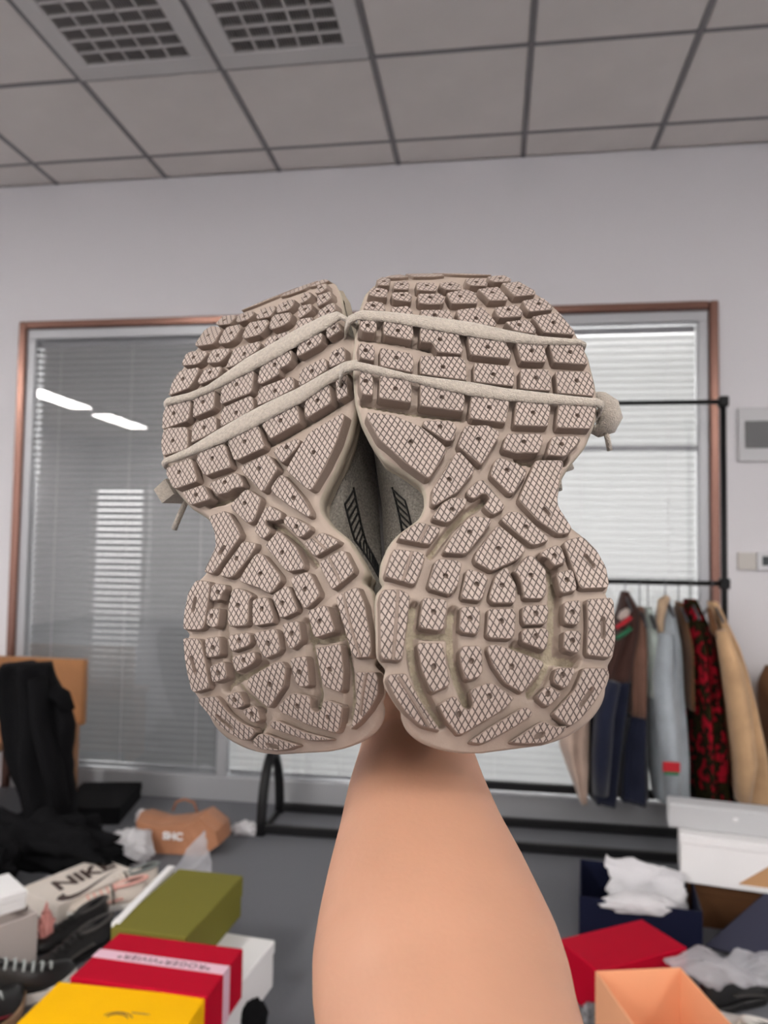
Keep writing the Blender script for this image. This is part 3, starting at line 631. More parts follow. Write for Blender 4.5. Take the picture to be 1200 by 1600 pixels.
def lug(parent, P, dims, slots, ribs, h, bound):
    P = ccw(P)
    bad = ~inside(bound, P)
    if bad.any():
        c0 = P[~bad].mean(0) if (~bad).any() else bound.mean(0)
        for i in np.where(bad)[0]:
            a, b = c0.copy(), P[i].copy()
            for _ in range(14):
                m_ = (a + b) / 2
                if inside(bound, m_)[0]: a = m_
                else: b = m_
            P[i] = a
    area = .5 * abs((P[:, 0] * np.roll(P[:, 1], -1) - P[:, 1] * np.roll(P[:, 0], -1)).sum())
    if area < 8e-6: return
    P = rounded(P, .0012); n = len(P)
    top = offset(P, -.00035)
    holes = []
    for d in dims: holes.append((np.array([d + .0012 * np.array([math.cos(t), math.sin(t)]) for t in np.linspace(0, 2 * math.pi, 11)[:-1]]), .0019))
    for a, b in slots:
        ax = (b - a) / (np.linalg.norm(b - a) + 1e-9); nx = np.array([-ax[1], ax[0]]); r = .0011; c_ = []
        for e, s0 in ((b, -1), (a, 1)):
            for t in np.linspace(-math.pi / 2, math.pi / 2, 5): c_.append(e + (ax * math.cos(t) + nx * math.sin(t)) * r * (1 if e is b else -1))
        holes.append((np.array(c_), .002))
    holes = [(ccw(H), d) for H, d in holes if inside(top, H).all()]
    pts = [tuple(p) for p in top]; loops = [list(range(n))]
    for H, d in holes: loops.append(list(range(len(pts), len(pts) + len(H)))); pts += [tuple(p) for p in H]
    lo, hi = P.min(0), P.max(0); g = .0055
    for x in np.arange(lo[0] + g / 2, hi[0], g):
        for y in np.arange(lo[1] + g / 2, hi[1], g):
            q = np.array([x, y])
            if inside(top, q)[0] and segdist(q[None], np.vstack([top, top[:1]]))[0] > .0015 and all(np.linalg.norm(H.mean(0) - q) > .003 for H, _ in holes): pts.append((x, y))
    edges = [(l[i], l[(i + 1) % len(l)]) for l in loops for i in range(len(l))]
    vs, _, fs, ov, _, _ = delaunay_2d_cdt([Vector(p) for p in pts], edges, [], 0, 1e-7)
    vs = np.array([(v.x, v.y) for v in vs]); fs = [list(f) for f in fs]
    cen = np.array([vs[f].mean(0) for f in fs]); keep = inside(top, cen)
    for H, d in holes: keep &= ~inside(H, cen)
    V = [(x, y, float(prof(x, y)) + h) for x, y in vs]; Fc = []; I = []
    for f, k in zip(fs, keep):
        if k:
            a, b, c_ = vs[f[0]], vs[f[1]], vs[f[2]]
            if (b[0] - a[0]) * (c_[1] - a[1]) - (b[1] - a[1]) * (c_[0] - a[0]) < 0: f = f[::-1]
            Fc.append(f); I.append(0)
    def ring(Q, hh): s0 = len(V); V.extend([(x, y, float(prof(x, y)) + hh) for x, y in Q]); return s0
    r0, r1, r2 = ring(top, h), ring(P, h - .0004), ring(offset(P, .0003), -.001)
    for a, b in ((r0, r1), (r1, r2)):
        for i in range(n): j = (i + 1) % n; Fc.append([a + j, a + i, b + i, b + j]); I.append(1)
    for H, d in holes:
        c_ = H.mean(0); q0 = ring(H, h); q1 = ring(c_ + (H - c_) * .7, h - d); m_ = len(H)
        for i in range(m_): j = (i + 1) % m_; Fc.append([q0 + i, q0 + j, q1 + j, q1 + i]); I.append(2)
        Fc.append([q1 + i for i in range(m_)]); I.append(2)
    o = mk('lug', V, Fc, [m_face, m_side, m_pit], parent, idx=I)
    for a, b in ribs:
        N = 8; ax = (b - a) / (np.linalg.norm(b - a) + 1e-9); nx = np.array([-ax[1], ax[0]]); rb = B(); R_ = []
        for t in np.linspace(.02, .98, N):
            p = a + (b - a) * t
            R_.append([(*(p + nx * s_), float(prof(*p)) + h + z_) for s_, z_ in ((-.0009, -.0003), (-.0004, .0004), (.0004, .0004), (.0009, -.0003))])
        rb.rings(R_).go('ridge', m_side, o)

def build_shoe(label, pose, lugs, outline, chans, laces, side):   # side: +1 right shoe (inner edge at -u), -1 left shoe
    root = empty('sneaker', label, 'shoe', (0, 0, 0), 'pair of sneakers held up')
    root.matrix_world = pose.matrix()
    O = pose.back(outline, .0015)
    O = O[O[:, 1] < .034]
    toe = TOE * [side, 1]
    # split the traced edge into its two sides and join the toe cap
    iv = O[:, 0] > 0
    def side_fn(sel):
        pts = O[sel]; tp = toe[(toe[:, 0] > 0) == (sel is pos)]
        return pts
    pos = iv
    def edge(rightside):
        pts = O[O[:, 0] > 0] if rightside else O[O[:, 0] <= 0]
        tp = toe[toe[:, 0] > 0] if rightside else toe[toe[:, 0] <= 0]
        pts = np.vstack([pts, tp]); lim = 1 if rightside else -1
        vv = np.linspace(-.1475, .1105, 260); best = np.full(len(vv), np.nan)
        pts = pts[np.argsort(pts[:, 1])]
        # average points closer than 1.5 mm in v, keep notches
        e = np.interp(vv, pts[:, 1], np.abs(pts[:, 0]))
        return vv, e * lim
    vv, er = edge(True); _, el = edge(False)
    def cap(e, v):                           # close the ends as ellipses
        k = np.ones_like(v)
        pass
        a = v < -.130; k[a] = np.sqrt(np.clip(1 - ((-.130 - v[a]) / .0178) ** 2, 0, 1)) ** .8
        return k
    tl, tm = TOE[:7] * [side, 1], TOE[6:][::-1] * [side, 1]
    hiv = vv > .036
    fl_, fm_ = np.interp(vv, tl[:, 1], tl[:, 0]), np.interp(vv, tm[:, 1], tm[:, 0])
    er = np.where(hiv, fl_ if side > 0 else fm_, er); el = np.where(hiv, fm_ if side > 0 else fl_, el)
    # smooth
    ker = np.array([1, 2, 3, 2, 1.]); ker /= ker.sum()
    er = np.convolve(np.pad(er, 2, 'edge'), ker, 'valid'); el = np.convolve(np.pad(el, 2, 'edge'), ker, 'valid')
    k = cap(er, vv); mid = (er + el) / 2
    ctoe = np.interp(vv, [-.15, -.13, .07, .11], [0, mid[np.argmin(abs(vv + .13))], mid[np.argmin(abs(vv - .07))], .006 * side])
    hk = vv > .078
    er2 = np.where((vv < -.13), ctoe + (np.where(vv > .078, er[np.argmin(abs(vv - .078))], er[np.argmin(abs(vv + .13))]) - ctoe) * k, er)
    el2 = np.where((vv < -.13), ctoe + (np.where(vv > .078, el[np.argmin(abs(vv - .078))], el[np.argmin(abs(vv + .13))]) - ctoe) * k, el)
    # tread floor as a fine grid
    NV = 330; NU = 130; vs_ = np.linspace(vv[0] + .0002, .1098, NV)
    R_ = np.interp(vs_, vv, er2); L_ = np.interp(vs_, vv, el2)
    tt = np.linspace(0, 1, NU); U = L_[:, None] + (R_ - L_)[:, None] * tt[None]; V = np.repeat(vs_[:, None], NU, 1)
    Q = np.stack([U.ravel(), V.ravel()], 1); dep = np.zeros(len(Q)); lin = np.zeros(len(Q))
    for pl, rpx in chans:
        C_ = pose.back(pl, 0.); r = rpx * .34 / FPX; d = segdist(Q, C_)
        s_ = np.clip((r + .0006 - d) / .0010, 0, 1); s_ = s_ * s_ * (3 - 2 * s_)
        dep = np.maximum(dep, s_ * min(.0065, r * 2.6)); lin = np.maximum(lin, s_)
    edge_d = np.minimum(tt, 1 - tt)[None] * (R_ - L_)[:, None]
    edge_r = (np.clip(1 - edge_d / .003, 0, 1) ** 2 * .0012).ravel()
    N_ = prof(Q[:, 0], Q[:, 1]) - dep - edge_r
    verts = np.column_stack([Q, N_]); g = np.arange(NV * NU).reshape(NV, NU)
    faces = np.stack([g[:-1, :-1], g[:-1, 1:], g[1:, 1:], g[1:, :-1]], -1).reshape(-1, 4)
    fi = (lin[faces].min(1) > .9).astype(int)
    loop = list(g[0]) + list(g[1:, -1]) + list(g[-1, -2::-1]) + list(g[-2:0:-1, 0])
    lp = verts[loop]; cen = np.stack([np.interp(lp[:, 1], vs_, (R_ + L_) / 2), lp[:, 1]], 1)
    pl2 = ccw(lp[:, :2]); flip = not np.allclose(pl2[0], lp[0, :2])
    lo2 = lp[:, :2]
    tang = np.roll(lo2, -3, 0) - np.roll(lo2, 3, 0); tang /= np.linalg.norm(tang, axis=1)[:, None] + 1e-9
    nrm = np.stack([tang[:, 1], -tang[:, 0]], 1)
    if ((nrm * (lo2 - cen)).sum(1)).mean() < 0: nrm = -nrm
    for _ in range(6): nrm = (np.roll(nrm, 1, 0) + nrm + np.roll(nrm, -1, 0)) / 3
    thick = np.interp(lo2[:, 1], [-.15, -.05, .03, .08, .11], [.030, .023, .018, .014, .008])
    allv = [verts]; base = len(verts); F2 = [tuple(f) for f in faces]; I2 = list(fi); prev = loop; n = len(loop)
    for fr_, off in ((.06, .0008), (.2, .0004), (.38, -.0012), (.45, -.0028), (.52, -.0020), (.75, -.0040), (.92, -.007), (1., -.011)):
        P = lo2 + nrm * (off - fr_ ** .8 * np.interp(lo2[:, 1], [-.15, -.13, -.08, .06, .10], [.030, .014, .0, .0, .006]))[:, None]; z = prof(lo2[:, 0], lo2[:, 1]) - thick * fr_ - .0008
        ns = len(verts) if False else base; allv.append(np.column_stack([P, z])); cur = list(range(base, base + n)); base += n
        for i in range(n): j = (i + 1) % n; F2.append((prev[j], prev[i], cur[i], cur[j])); I2.append(2)
        prev = cur
    F2.append(tuple(prev)); I2.append(2)
    me_v = np.vstack(allv)
    mk('midsole', me_v, F2, [m_base, m_chan, m_mids], root, smooth=True, idx=I2)
    # tread lugs
    ed = np.vstack([np.stack([R_, vs_], 1), np.stack([L_, vs_], 1)[::-1]])
    bound = offset(ccw(ed[::3]), -.0004)
    canon = {'1': [(-24, 89), (-20, 97), (-11, 104), (-9, 92), (-15, 89)], '2': [(-7, 91), (-8, 106), (5, 108), (12, 101), (11, 94), (4, 91)], '3': [(8, 109), (14, 105), (17, 99), (26, 94), (38, 92), (33, 100), (22, 106)]}
    for key, poly, ex in lugs:
        h = .0025 if int(key) < 4 else .005 if int(key) <= 46 else .0042
        P = pose.back(poly, h) if key not in canon else np.array(canon[key]) / 1000 * [side, 1]
        dm = [pose.back(q, h)[0] for q in ex.get('d', [])]
        sl = [tuple(pose.back(q, h)) for q in ex.get('s', [])]; rb = [tuple(pose.back(q, h)) for q in ex.get('r', [])]
        lug(root, P, dm, sl, rb, h, bound)
    # laces wound over the tread
    for tp, bt in laces:
        a = pose.back(tp, .0062); b = pose.back(bt, .0062); K = 60
        def res(p, k_):
            s_ = np.r_[0, np.cumsum(np.linalg.norm(np.diff(p, axis=0), axis=1))]; t = np.linspace(0, s_[-1], k_)
            return np.stack([np.interp(t, s_, p[:, 0]), np.interp(t, s_, p[:, 1])], 1)
        a, b = res(a, K), res(b, K); rings = []
        for i in range(K):
            wv = .0003 * math.sin(i * 1.3); row_t = []; row_b = []
            for t in np.linspace(0, 1, 7):
                p = a[i] + (b[i] - a[i]) * t; z = float(prof(*p)) + .0056 + .0012 * (1 - (2 * t - 1) ** 4) + wv * t
                row_t.append((p[0], p[1], z)); row_b.append((p[0], p[1], float(prof(*p)) + .0046 if abs(t - .5) < .45 else z - .0006))
            rings.append(row_t + row_b[::-1])
        for end in (0, -1):                  # ends run down the side of the sole
            c0 = rings[end]; d = np.array([(a[end] - a[1 if end == 0 else -2]), (b[end] - b[1 if end == 0 else -2])]).mean(0); d /= np.linalg.norm(d)
            extra = []
            for kx, (ou, dn) in enumerate(((.0025, .0022), (.0036, .008), (.0032, .020), (-.001, .034))):
                extra.append([(p[0] + d[0] * (ou + (.0012 if j < 7 else 0)), p[1] + d[1] * ou, p[2] - dn) for j, p in enumerate(c0)])
            rings = (extra[::-1] + rings) if end == 0 else (rings + extra)
        B().rings(rings).go('lace', m_lace, root, smooth=True)
    # upper: arched body behind the sole
    st = np.array([-.128, -.118, -.10, -.08, -.055, -.03, 0, .03, .055, .075, .092, .101]); NA = 100
    cR, cL = np.interp(st, vs_, R_) - .012, np.interp(st, vs_, L_) + .012
    medw = np.interp(st, [-.13, -.11, -.03, .03, .08, .101], [.030, .046, .043, .046, .034, .016])
    waist = np.abs(cL if side > 0 else cR) + .010
    if side > 0: cL = -medw
    else: cR = medw
    waist = np.minimum(waist, medw)
    cR[1:-1] = (cR[:-2] + cR[1:-1] * 2 + cR[2:]) / 4; cL[1:-1] = (cL[:-2] + cL[1:-1] * 2 + cL[2:]) / 4
    H = np.array([.045, .060, .070, .072, .072, .070, .066, .056, .046, .036, .022, .008])
    T0 = np.interp(st, [-.15, -.05, .03, .08, .11], [.029, .019, .014, .011, .006])
    def usurf(v, t, push=0.):                # t 0..1 across from +u edge to -u edge
        r, l, hh, t0 = (np.interp(v, st, q) for q in (cR, cL, H, T0))
        t = min(max(t, 0.), 1.); a = math.pi * t; c_ = (r + l) / 2; w_ = (r - l) / 2 - .002; ca, sa = math.cos(a), max(0., math.sin(a))
        narrow = 1 - .30 * sa
        if ca * side < 0:                    # inner side: starts at the waist of the sole and bulges out
            q = min(1, sa / .42); q = q * q * (3 - 2 * q); wl = np.interp(v, st, waist); wm = np.interp(v, st, medw); ww = (wl + (wm - wl) * q)
            w_ = ww + side * c_ - .001
        u = c_ + w_ * np.sign(ca) * abs(ca) ** .75 * narrow - side * .05 * hh * sa
        crease = .0012 * math.sin(v * 260 + 3 * math.sin(a * 3)) * sa
        return np.array([u, v + (.004 * sa if v < -.1 else 0), float(prof(c_, v)) - t0 + .004 - hh * sa ** .8 + crease - push])
    vgrid = np.linspace(st[0], st[-1], 64); rows = [[usurf(v, t) for t in np.linspace(0, 1, NA)] for v in vgrid]
    vb = [p for r in rows for p in r]; fb = []
    open_ = lambda v, t: -.105 < v < -.012 and .30 < t < .70
    for i in range(63):
        for j in range(NA - 1):
            if open_((vgrid[i] + vgrid[i + 1]) / 2, (j + .5) / (NA - 1)): continue
            fb.append((i * NA + j, i * NA + j + 1, (i + 1) * NA + j + 1, (i + 1) * NA + j))
    for i in range(63): fb.append((i * NA + NA - 1, i * NA, (i + 1) * NA, (i + 1) * NA + NA - 1))
    fb.append(tuple(range(NA))[::-1]); fb.append(tuple(63 * NA + j for j in range(NA)))
    mk('upper', vb, fb, m_mesh, root, smooth=True)
    lin_v = []; lin_f = []
    for i in range(16):
        for j in range(9):
            v = -.107 + .097 * i / 15; t = .28 + .44 * j / 8; p = usurf(v, t); dd = .03 * math.sin(math.pi * i / 15) * math.sin(math.pi * j / 8); lin_v.append(p + [0, 0, dd + .001])
    for i in range(15):
        for j in range(8): lin_f.append((i * 9 + j, i * 9 + j + 1, (i + 1) * 9 + j + 1, (i + 1) * 9 + j))
    mk('lining', lin_v, lin_f, m_overl, root, smooth=True)
    loopc = [usurf(-.058 + .050 * math.cos(t), .5 + .21 * math.sin(t), -.001) for t in np.linspace(0, 2 * math.pi, 33)]
    B().tube(loopc, .005, 8, cap=False).go('collar', m_overl, root, smooth=True)
    for k_ in range(5):
        v_ = .002 + .012 * k_; B().tube([usurf(v_ + .002 * math.sin(i * .7), t, -.0015) - [0, 0, .002] for i, t in enumerate(np.linspace(.40, .60, 9))], .0026, 6, flat=.6).go('lace', m_lace, root, smooth=True)
    # inner (medial) side decoration: dark overlay, folded seams, ladder of black lines
    med = (lambda q: 1 - q) if side > 0 else (lambda q: q)
    def strip(name, path, wdt, m, push=.0010, thick=.0008):
        rings = []
        pts = [usurf(v, med(q), 0) for v, q in path]
        for i, (v, q) in enumerate(path):
            p = pts[i]; d = pts[min(i + 1, len(pts) - 1)] - pts[max(i - 1, 0)]; d /= np.linalg.norm(d) + 1e-9
            e = usurf(v, med(q + .01)) - usurf(v, med(q - .01)); f_ = usurf(v + .001, med(q)) - usurf(v - .001, med(q))
            nn = np.cross(e, f_); nn /= np.linalg.norm(nn) + 1e-9
            cc = np.array([np.interp(v, st, (cR + cL) / 2), v, float(prof(0, v)) - .045])
            if nn @ (p - cc) < 0: nn = -nn
            s_ = np.cross(nn, d); wd_ = wdt[i] if isinstance(wdt, (list, tuple)) else wdt
            rings.append([p + nn * (push - thick * 2) - s_ * wd_ / 2, p + nn * push - s_ * wd_ * .42, p + nn * push + s_ * wd_ * .42, p + nn * (push - thick * 2) + s_ * wd_ / 2])
        return B().rings(rings).go(name, m, root)
    N = 15; li = np.linspace(0, 1, N)
    lo_ = [(-.040 - .034 * q, .004 + .056 * q) for q in li]; hi_ = [(-.030 - .036 * q, .026 + .042 * q) for q in li]
    strip('stripe', lo_, .0008, m_stripe, .0007, .0005); strip('stripe', hi_, .0008, m_stripe, .0007, .0005)
    for f1 in [0, .09, .18, .27, .36, .45, .53, .61, .68, .74, .80, .85, .90, .95]:
        p1 = np.array([np.interp(f1, li, [q[k] for q in lo_]) for k in (0, 1)]); f2 = min(1, f1 + .03); p2 = np.array([np.interp(f2, li, [q[k] for q in hi_]) for k in (0, 1)])
        strip('stripe', [tuple(p1 + (p2 - p1) * q) for q in np.linspace(0, 1, 6)], .0006, m_stripe, .0007, .0005)
    N = 14
    strip('overlay', [(.045 - .13 * i / 13, .165 + .015 * math.sin(i * .5)) for i in range(14)], [.004 + .008 * math.sin(math.pi * i / 13) for i in range(14)], m_overl, .0012, .0016)
    for kf in range(4):
        strip('fold', [(.06 - .13 * i / 13, .205 + .022 * kf + .012 * math.sin(i * .6 + kf)) for i in range(14)], .0045, m_overl if kf % 2 else m_stripe, .003, .0022)
    strip('toe_guard', [(.03 + .055 * i / 9, .12) for i in range(10)], .02, m_mids, .0012, .0014)
    return root

SH_R = build_shoe('right-hand beige chunky sneaker held sole-out, tread facing the camera', POSE_R, RIGHT, OUT_R, CH_R, LACE_R, 1)
SH_L = build_shoe('left-hand beige chunky sneaker held sole-out, tilted, tread facing the camera', POSE_L, LEFT, OUT_L, CH_L, LACE_L, -1)
# knots and loose lace ends beside the soles; frame position and a depth in metres from the lens
def C3(x, y, d): return np.array([0, 0, CZ]) + ray(x, y) * d
def local(root, pts): Mi = root.matrix_world.inverted(); return [tuple(Mi @ Vector(p)) for p in pts]
def lace_end(root, pts, r, name='lace_end', m=None, flat=.55, n=8):
    B().tube(local(root, [C3(*p) for p in pts]), r, n, flat=flat).go(name, m or m_lace, root, smooth=True)
lace_end(SH_R, [(900, 622, .392), (925, 620, .376), (938, 622, .368), (951, 634, .366), (955, 652, .366), (948, 668, .368), (936, 674, .372), (915, 668, .385)], [.003, .003, .0042, .0056, .0060, .0052, .0038, .002], 'lace_knot', flat=.8)
lace_end(SH_R, [(931, 652, .371), (936, 656, .3705), (938, 664, .3705), (934, 670, .371), (930, 664, .371)], .0022, 'lace_knot', flat=.8)
lace_end(SH_R, [(945, 668, .367), (949, 684, .367), (953, 704, .368)], .0014, flat=1)
lace_end(SH_R, [(835, 742, .40), (872, 737, .364), (882, 733, .36), (894, 729, .361)], .0016, flat=1)
lace_end(SH_R, [(840, 738, .40), (872, 740, .372), (873, 756, .37), (874, 766, .371)], .0016, flat=1)
lace_end(SH_L, [(330, 768, .44), (292, 782, .402), (285, 796, .40), (278, 812, .401), (272, 827, .402)], .0016, flat=1)
tb = B(); c0 = [C3(*q) for q in ((240, 765, .395), (258, 748, .395), (272, 772, .395), (253, 786, .395))]; c1 = [p + (C3(322, 772, .435) - C3(256, 768, .395)) for p in c0]
tb.add(local(SH_L, c0 + c1), [(0, 1, 2, 3), (4, 7, 6, 5), (0, 4, 5, 1), (1, 5, 6, 2), (2, 6, 7, 3), (3, 7, 4, 0)]).go('pull_tab', m_lace, SH_L)

# ------------------------------------------------------------ arm and hand: one continuous surface
m_skin = mat('skin', (.52, .275, .18), .5, bump=(420, .2, .0006), var=(14, .07), spec=.4, sss=.12)
def build_arm():
    A = np.stack([AX[0], AX[1], AX[2]], 1)
    cw = lambda p: A @ np.array(p) + np.array([0, 0, CZ])
    # frame row: centre x, width in px -> camera-space centre and radius
    rows = [(1165, 650, 172, .400), (1190, 651, 186, .386), (1235, 652, 216, .365), (1300, 658, 258, .337), (1370, 667, 312, .3116), (1440, 676, 360, .2897), (1490, 683, 391, .276), (1550, 693, 410, .261), (1600, 701, 413, .25)]
    C_, Rx = [], []
    for y, cx, wd, z in rows: C_.append(np.array([(cx - 600) / FPX * z, -(y - 800) / FPX * z, z])); Rx.append(wd / FPX * z / 2)
    dirn = (C_[-1] - C_[-3]); dirn /= np.linalg.norm(dirn)
    for k, r in ((.03, .0425), (.07, .0405), (.11, .040), (.135, .034), (.148, .018)): C_.append(C_[8] + dirn * k); Rx.append(r)
    d0 = C_[0] - C_[2]; d0 /= np.linalg.norm(d0)
    hand = [(.018, .0285, .021), (.036, .031, .0185), (.060, .038, .0165), (.082, .041, .0150), (.100, .038, .012), (.108, .030, .008)]
    Ry = [r * .80 for r in Rx]
    base = C_[0].copy(); dh = np.array([0, .955, .297]); pre = []; p_ = base.copy(); k0 = 0.
    for k, rx, ry in hand:                   # the hand bends up at the wrist, behind the heels
        q = min(1, k / .030); dd = d0 * (1 - q) + dh * q; dd /= np.linalg.norm(dd); p_ = p_ + dd * (k - k0); k0 = k; pre.append((p_.copy(), rx, ry))
    pre = pre[::-1]
    allc = [p for p, _, _ in pre] + C_; allx = [a for _, a, _ in pre] + Rx; ally = [b for _, _, b in pre] + Ry
    rings = []; n = 36
    for i, (c_, rx, ry) in enumerate(zip(allc, allx, ally)):
        d = allc[min(i + 1, len(allc) - 1)] - allc[max(i - 1, 0)]; d /= np.linalg.norm(d)
        s_ = np.array([1., 0, 0]); s_ = s_ - d * (s_ @ d); s_ /= np.linalg.norm(s_); u = np.cross(s_, d)
        # keep the seen outline: rings square to the arm look narrower when close, radius is the silhouette's
        rings.append([cw(c_ + s_ * rx * math.cos(t) + u * ry * math.sin(t)) for t in np.linspace(0, 2 * math.pi, n + 1)[:-1]])
    b = B(); b.rings(rings)
    tip = pre[0][0]; X = np.array([1., 0, 0]); w0 = d0; d0 = dh; U = np.cross(X, d0); U /= np.linalg.norm(U)
    if U[2] > 0: U = -U
    # four fingers rise from the knuckles and curl back towards the heels; lengths differ
    for k, (off, ln, r) in enumerate(((-.030, .072, .0085), (-.010, .082, .0090), (.011, .077, .0086), (.030, .060, .0076))):
        st_ = tip + X * off - d0 * .012; pts = [st_]; a = .05
        for seg, bend in zip((.42, .32, .26), (.30, .55, .45)):
            for _ in range(3):
                a += bend / 3 * 1.5
                pts.append(pts[-1] + (d0 * math.cos(a) + U * math.sin(a) + X * off * .5) * ln * seg / 3)
        b.tube([cw(p) for p in pts], [r * (1.12 - .035 * i) for i in range(len(pts) - 1)] + [r * .5], 10)
    th = pre[-2][0] - X * .024; pts = [th, th - X * .016 + d0 * .016 + U * .004, th - X * .026 + d0 * .034 + U * .010, th - X * .028 + d0 * .052 + U * .020, th - X * .024 + d0 * .066 + U * .028]
    b.tube([cw(p) for p in pts], [.013, .0125, .0108, .0098, .005], 10)
    o = b.go('arm', m_skin, None, smooth=True)
    md = o.modifiers.new('r', 'REMESH'); md.mode = 'VOXEL'; md.voxel_size = .0024; md.use_smooth_shade = True
    sm = o.modifiers.new('s', 'SMOOTH'); sm.factor = .5; sm.iterations = 10
    dg = bpy.context.evaluated_depsgraph_get(); me = bpy.data.meshes.new_from_object(o.evaluated_get(dg))
    o.modifiers.clear(); o.data = me
    me.polygons.foreach_set('use_smooth', [True] * len(me.polygons)); me.materials.clear(); me.materials.append(m_skin)
    o['label'] = 'bare forearm and hand of a person reaching up to hold the sneakers'; o['category'] = 'person'; o.name = 'person'
    return o
build_arm()

# ------------------------------------------------------------ clothes rack
RY = 3.32
def hx(y, x, Y=RY): return W(x, y, Y)
rk = empty('clothes_rack', 'black metal double-rail clothes rack standing before the window', 'clothes rack', (0, RY, 0))
def rel(p, o=(0, RY, 0)): return tuple(np.array(p) - np.array(o))
xr, xl = W(1131, 800, RY)[0], W(425, 1180, RY)[0]; zt, zm = W(1131, 628, RY)[2], W(1131, 912, RY)[2]
for xx in (xl, xr):
    B().tube([rel((xx, RY, .30)), rel((xx, RY, zt + .015))], .013, 12).go('post', m_black, rk, smooth=True)
    ft = B()
    for sg in (-1, 1):
        ft.tube([rel((xx, RY + sg * (.008 + .135 * math.sin(math.pi / 2 * t) ** 1.2), .31 - .305 * t ** 1.8)) for t in np.linspace(0, 1, 9)], .022, 8)
    ft.tube([rel((xx, RY - .14, .012)), rel((xx, RY + .14, .012))], .011, 8)
    ft.go('foot', m_black, rk, smooth=True)
    for z in (zt, zm): B().bevbox(rel((xx - .02, RY - .02, z - .022)), rel((xx + .02, RY + .02, z + .022)), .005).go('joint', m_black, rk)
for z, nm in ((zt, 'top_rail'), (zm, 'lower_rail')): B().tube([rel((xl, RY, z)), rel((xr, RY, z))], .0105, 10).go(nm, m_black, rk, smooth=True)
for yy, z in ((RY - .14, .03), (RY + .14, .03)): B().bevbox(rel((xl, yy - .014, z - .018)), rel((xr, yy + .014, z + .018)), .004).go('base_rail', m_black, rk)
B().bevbox(rel((-.15, RY + .05, .19)), rel((xr, RY + .08, .225)), .004).go('base_rail', m_black, rk)

def cloth(name, col, var=.18, sc=9): return mat(name, col, .95, bump=(160, .5, .003), var=(sc, var), sheen=.2, spec=.15)
def garment(label, cat, prof_, cols, Y=RY, half=.17, seed=0, collar=None, sleeve=None, patch=None, hang=True, hook=None):
    """prof_: (frame y, left x, right x) rows; cols: (material, first row y)"""
    top = prof_[0]; c0 = W((top[1] + top[2]) / 2, top[0], Y)
    g = empty('garment', label, cat, c0, 'clothes hanging on the rack')
    ys = np.array([p[0] for p in prof_], float); xl_ = np.array([p[1] for p in prof_], float); xr_ = np.array([p[2] for p in prof_], float)
    zones = cols + [(None, ys[-1])]
    for k in range(len(cols)):
        ya, yb = max(zones[k][1], ys[0]), zones[k + 1][1]; rows = np.linspace(ya, yb, max(6, int((yb - ya) / 9))); rings = []
        for y in rows:
            a, b_ = np.interp(y, ys, xl_), np.interp(y, ys, xr_); pa, pb2 = W(a, y, Y), W(b_, y, Y)
            r = (pb2[0] - pa[0]) / 2; cx = (pa[0] + pb2[0]) / 2; z = (pa[2] + pb2[2]) / 2
            f_ = min(1, .28 + (y - ys[0]) / 90.) * half; ring = []
            for t in np.linspace(0, 2 * math.pi, 33)[:-1]:
                fold = 1 + .16 * math.sin(t * 5 + seed + y * .004) * min(1, (y - ys[0]) / 60) + .08 * math.sin(t * 9 + seed * 2 + y * .01)
                ring.append((cx + r * math.cos(t) * (1 + .10 * nz((t, y * .01, 0), 1.5, seed)) - c0[0], Y + f_ * math.sin(t) * fold - c0[1], z - c0[2]))
            rings.append(ring)
        B().rings(rings).go(['body', 'hem', 'band'][k] if len(cols) > 1 else 'body', cols[k][0], g, smooth=True)
    if sleeve:                               # (material, [(x, y, width px)]) hangs in front of the body
        m_, pts = sleeve; P = [W(x, y, Y - half * 1.05 - .02) for x, y, _ in pts]
        B().tube([tuple(p - c0) for p in P], [w_ / FPX * Y / 2 for _, _, w_ in pts], 14, flat=.6).go('sleeve', m_, g, smooth=True)
    if collar:
        m_, pts = collar; P = [W(x, y, Y - half * .6) for x, y, _ in pts]
        B().tube([tuple(p - c0) for p in P], [w_ / FPX * Y / 2 for _, _, w_ in pts], 10, flat=.7).go('collar', m_, g, smooth=True)
    if patch:
        for (x0_, y0_, x1_, y1_, m_) in patch:
            yy = Y - half * 1.6 - .05; p, q = W(x0_, y1_, yy), W(x1_, y0_, yy)
            B().bevbox(tuple(p - c0), tuple(q - c0 + [0, .012, 0]), .002).go('patch', m_, g)
    if hang:
        hxp = W((top[1] + top[2]) / 2, top[0], Y)[0]; z0 = c0[2]
        h_ = empty('coat_hanger', 'hanger hook above the ' + hook, 'hanger', (hxp, Y, zm), 'hangers on the lower rail')
        zz = z0 - zm
        B().tube([(0, .013 * math.cos(a), .013 * math.sin(a) + .0) for a in np.linspace(-.6, math.pi, 9)] + [(0, -.012, -.01), (0, -.004, -.022), (0, 0, zz - .01)], .0022, 6).go('hook', m_hook, h_, smooth=True)
        B().tube([(0, -.15, zz - .07), (0, -.05, zz - .022), (0, 0, zz - .012), (0, .05, zz - .022), (0, .15, zz - .07)], .006, 6).go('shoulder_bar', m_hook, h_, smooth=True)
    return g
m_hook = mat('hanger_metal', (.10, .10, .11), .3, metal=.6)
c_beige = cloth('oat_knit', (.56, .42, .34)); c_dbrown = cloth('dark_brown_wool', (.055, .025, .02)); c_navy = cloth('navy_wool', (.013, .016, .034)); c_brown = cloth('brown_wool', (.20, .105, .075))
c_mint = cloth('mint_cotton', (.52, .60, .56)); c_denim = cloth('pale_denim', (.36, .40, .43)); c_cord = cloth('tan_corduroy', (.50, .36, .24)); c_camel = cloth('camel_twill', (.56, .36, .20)); c_rust = cloth('rust_brown', (.16, .075, .035))
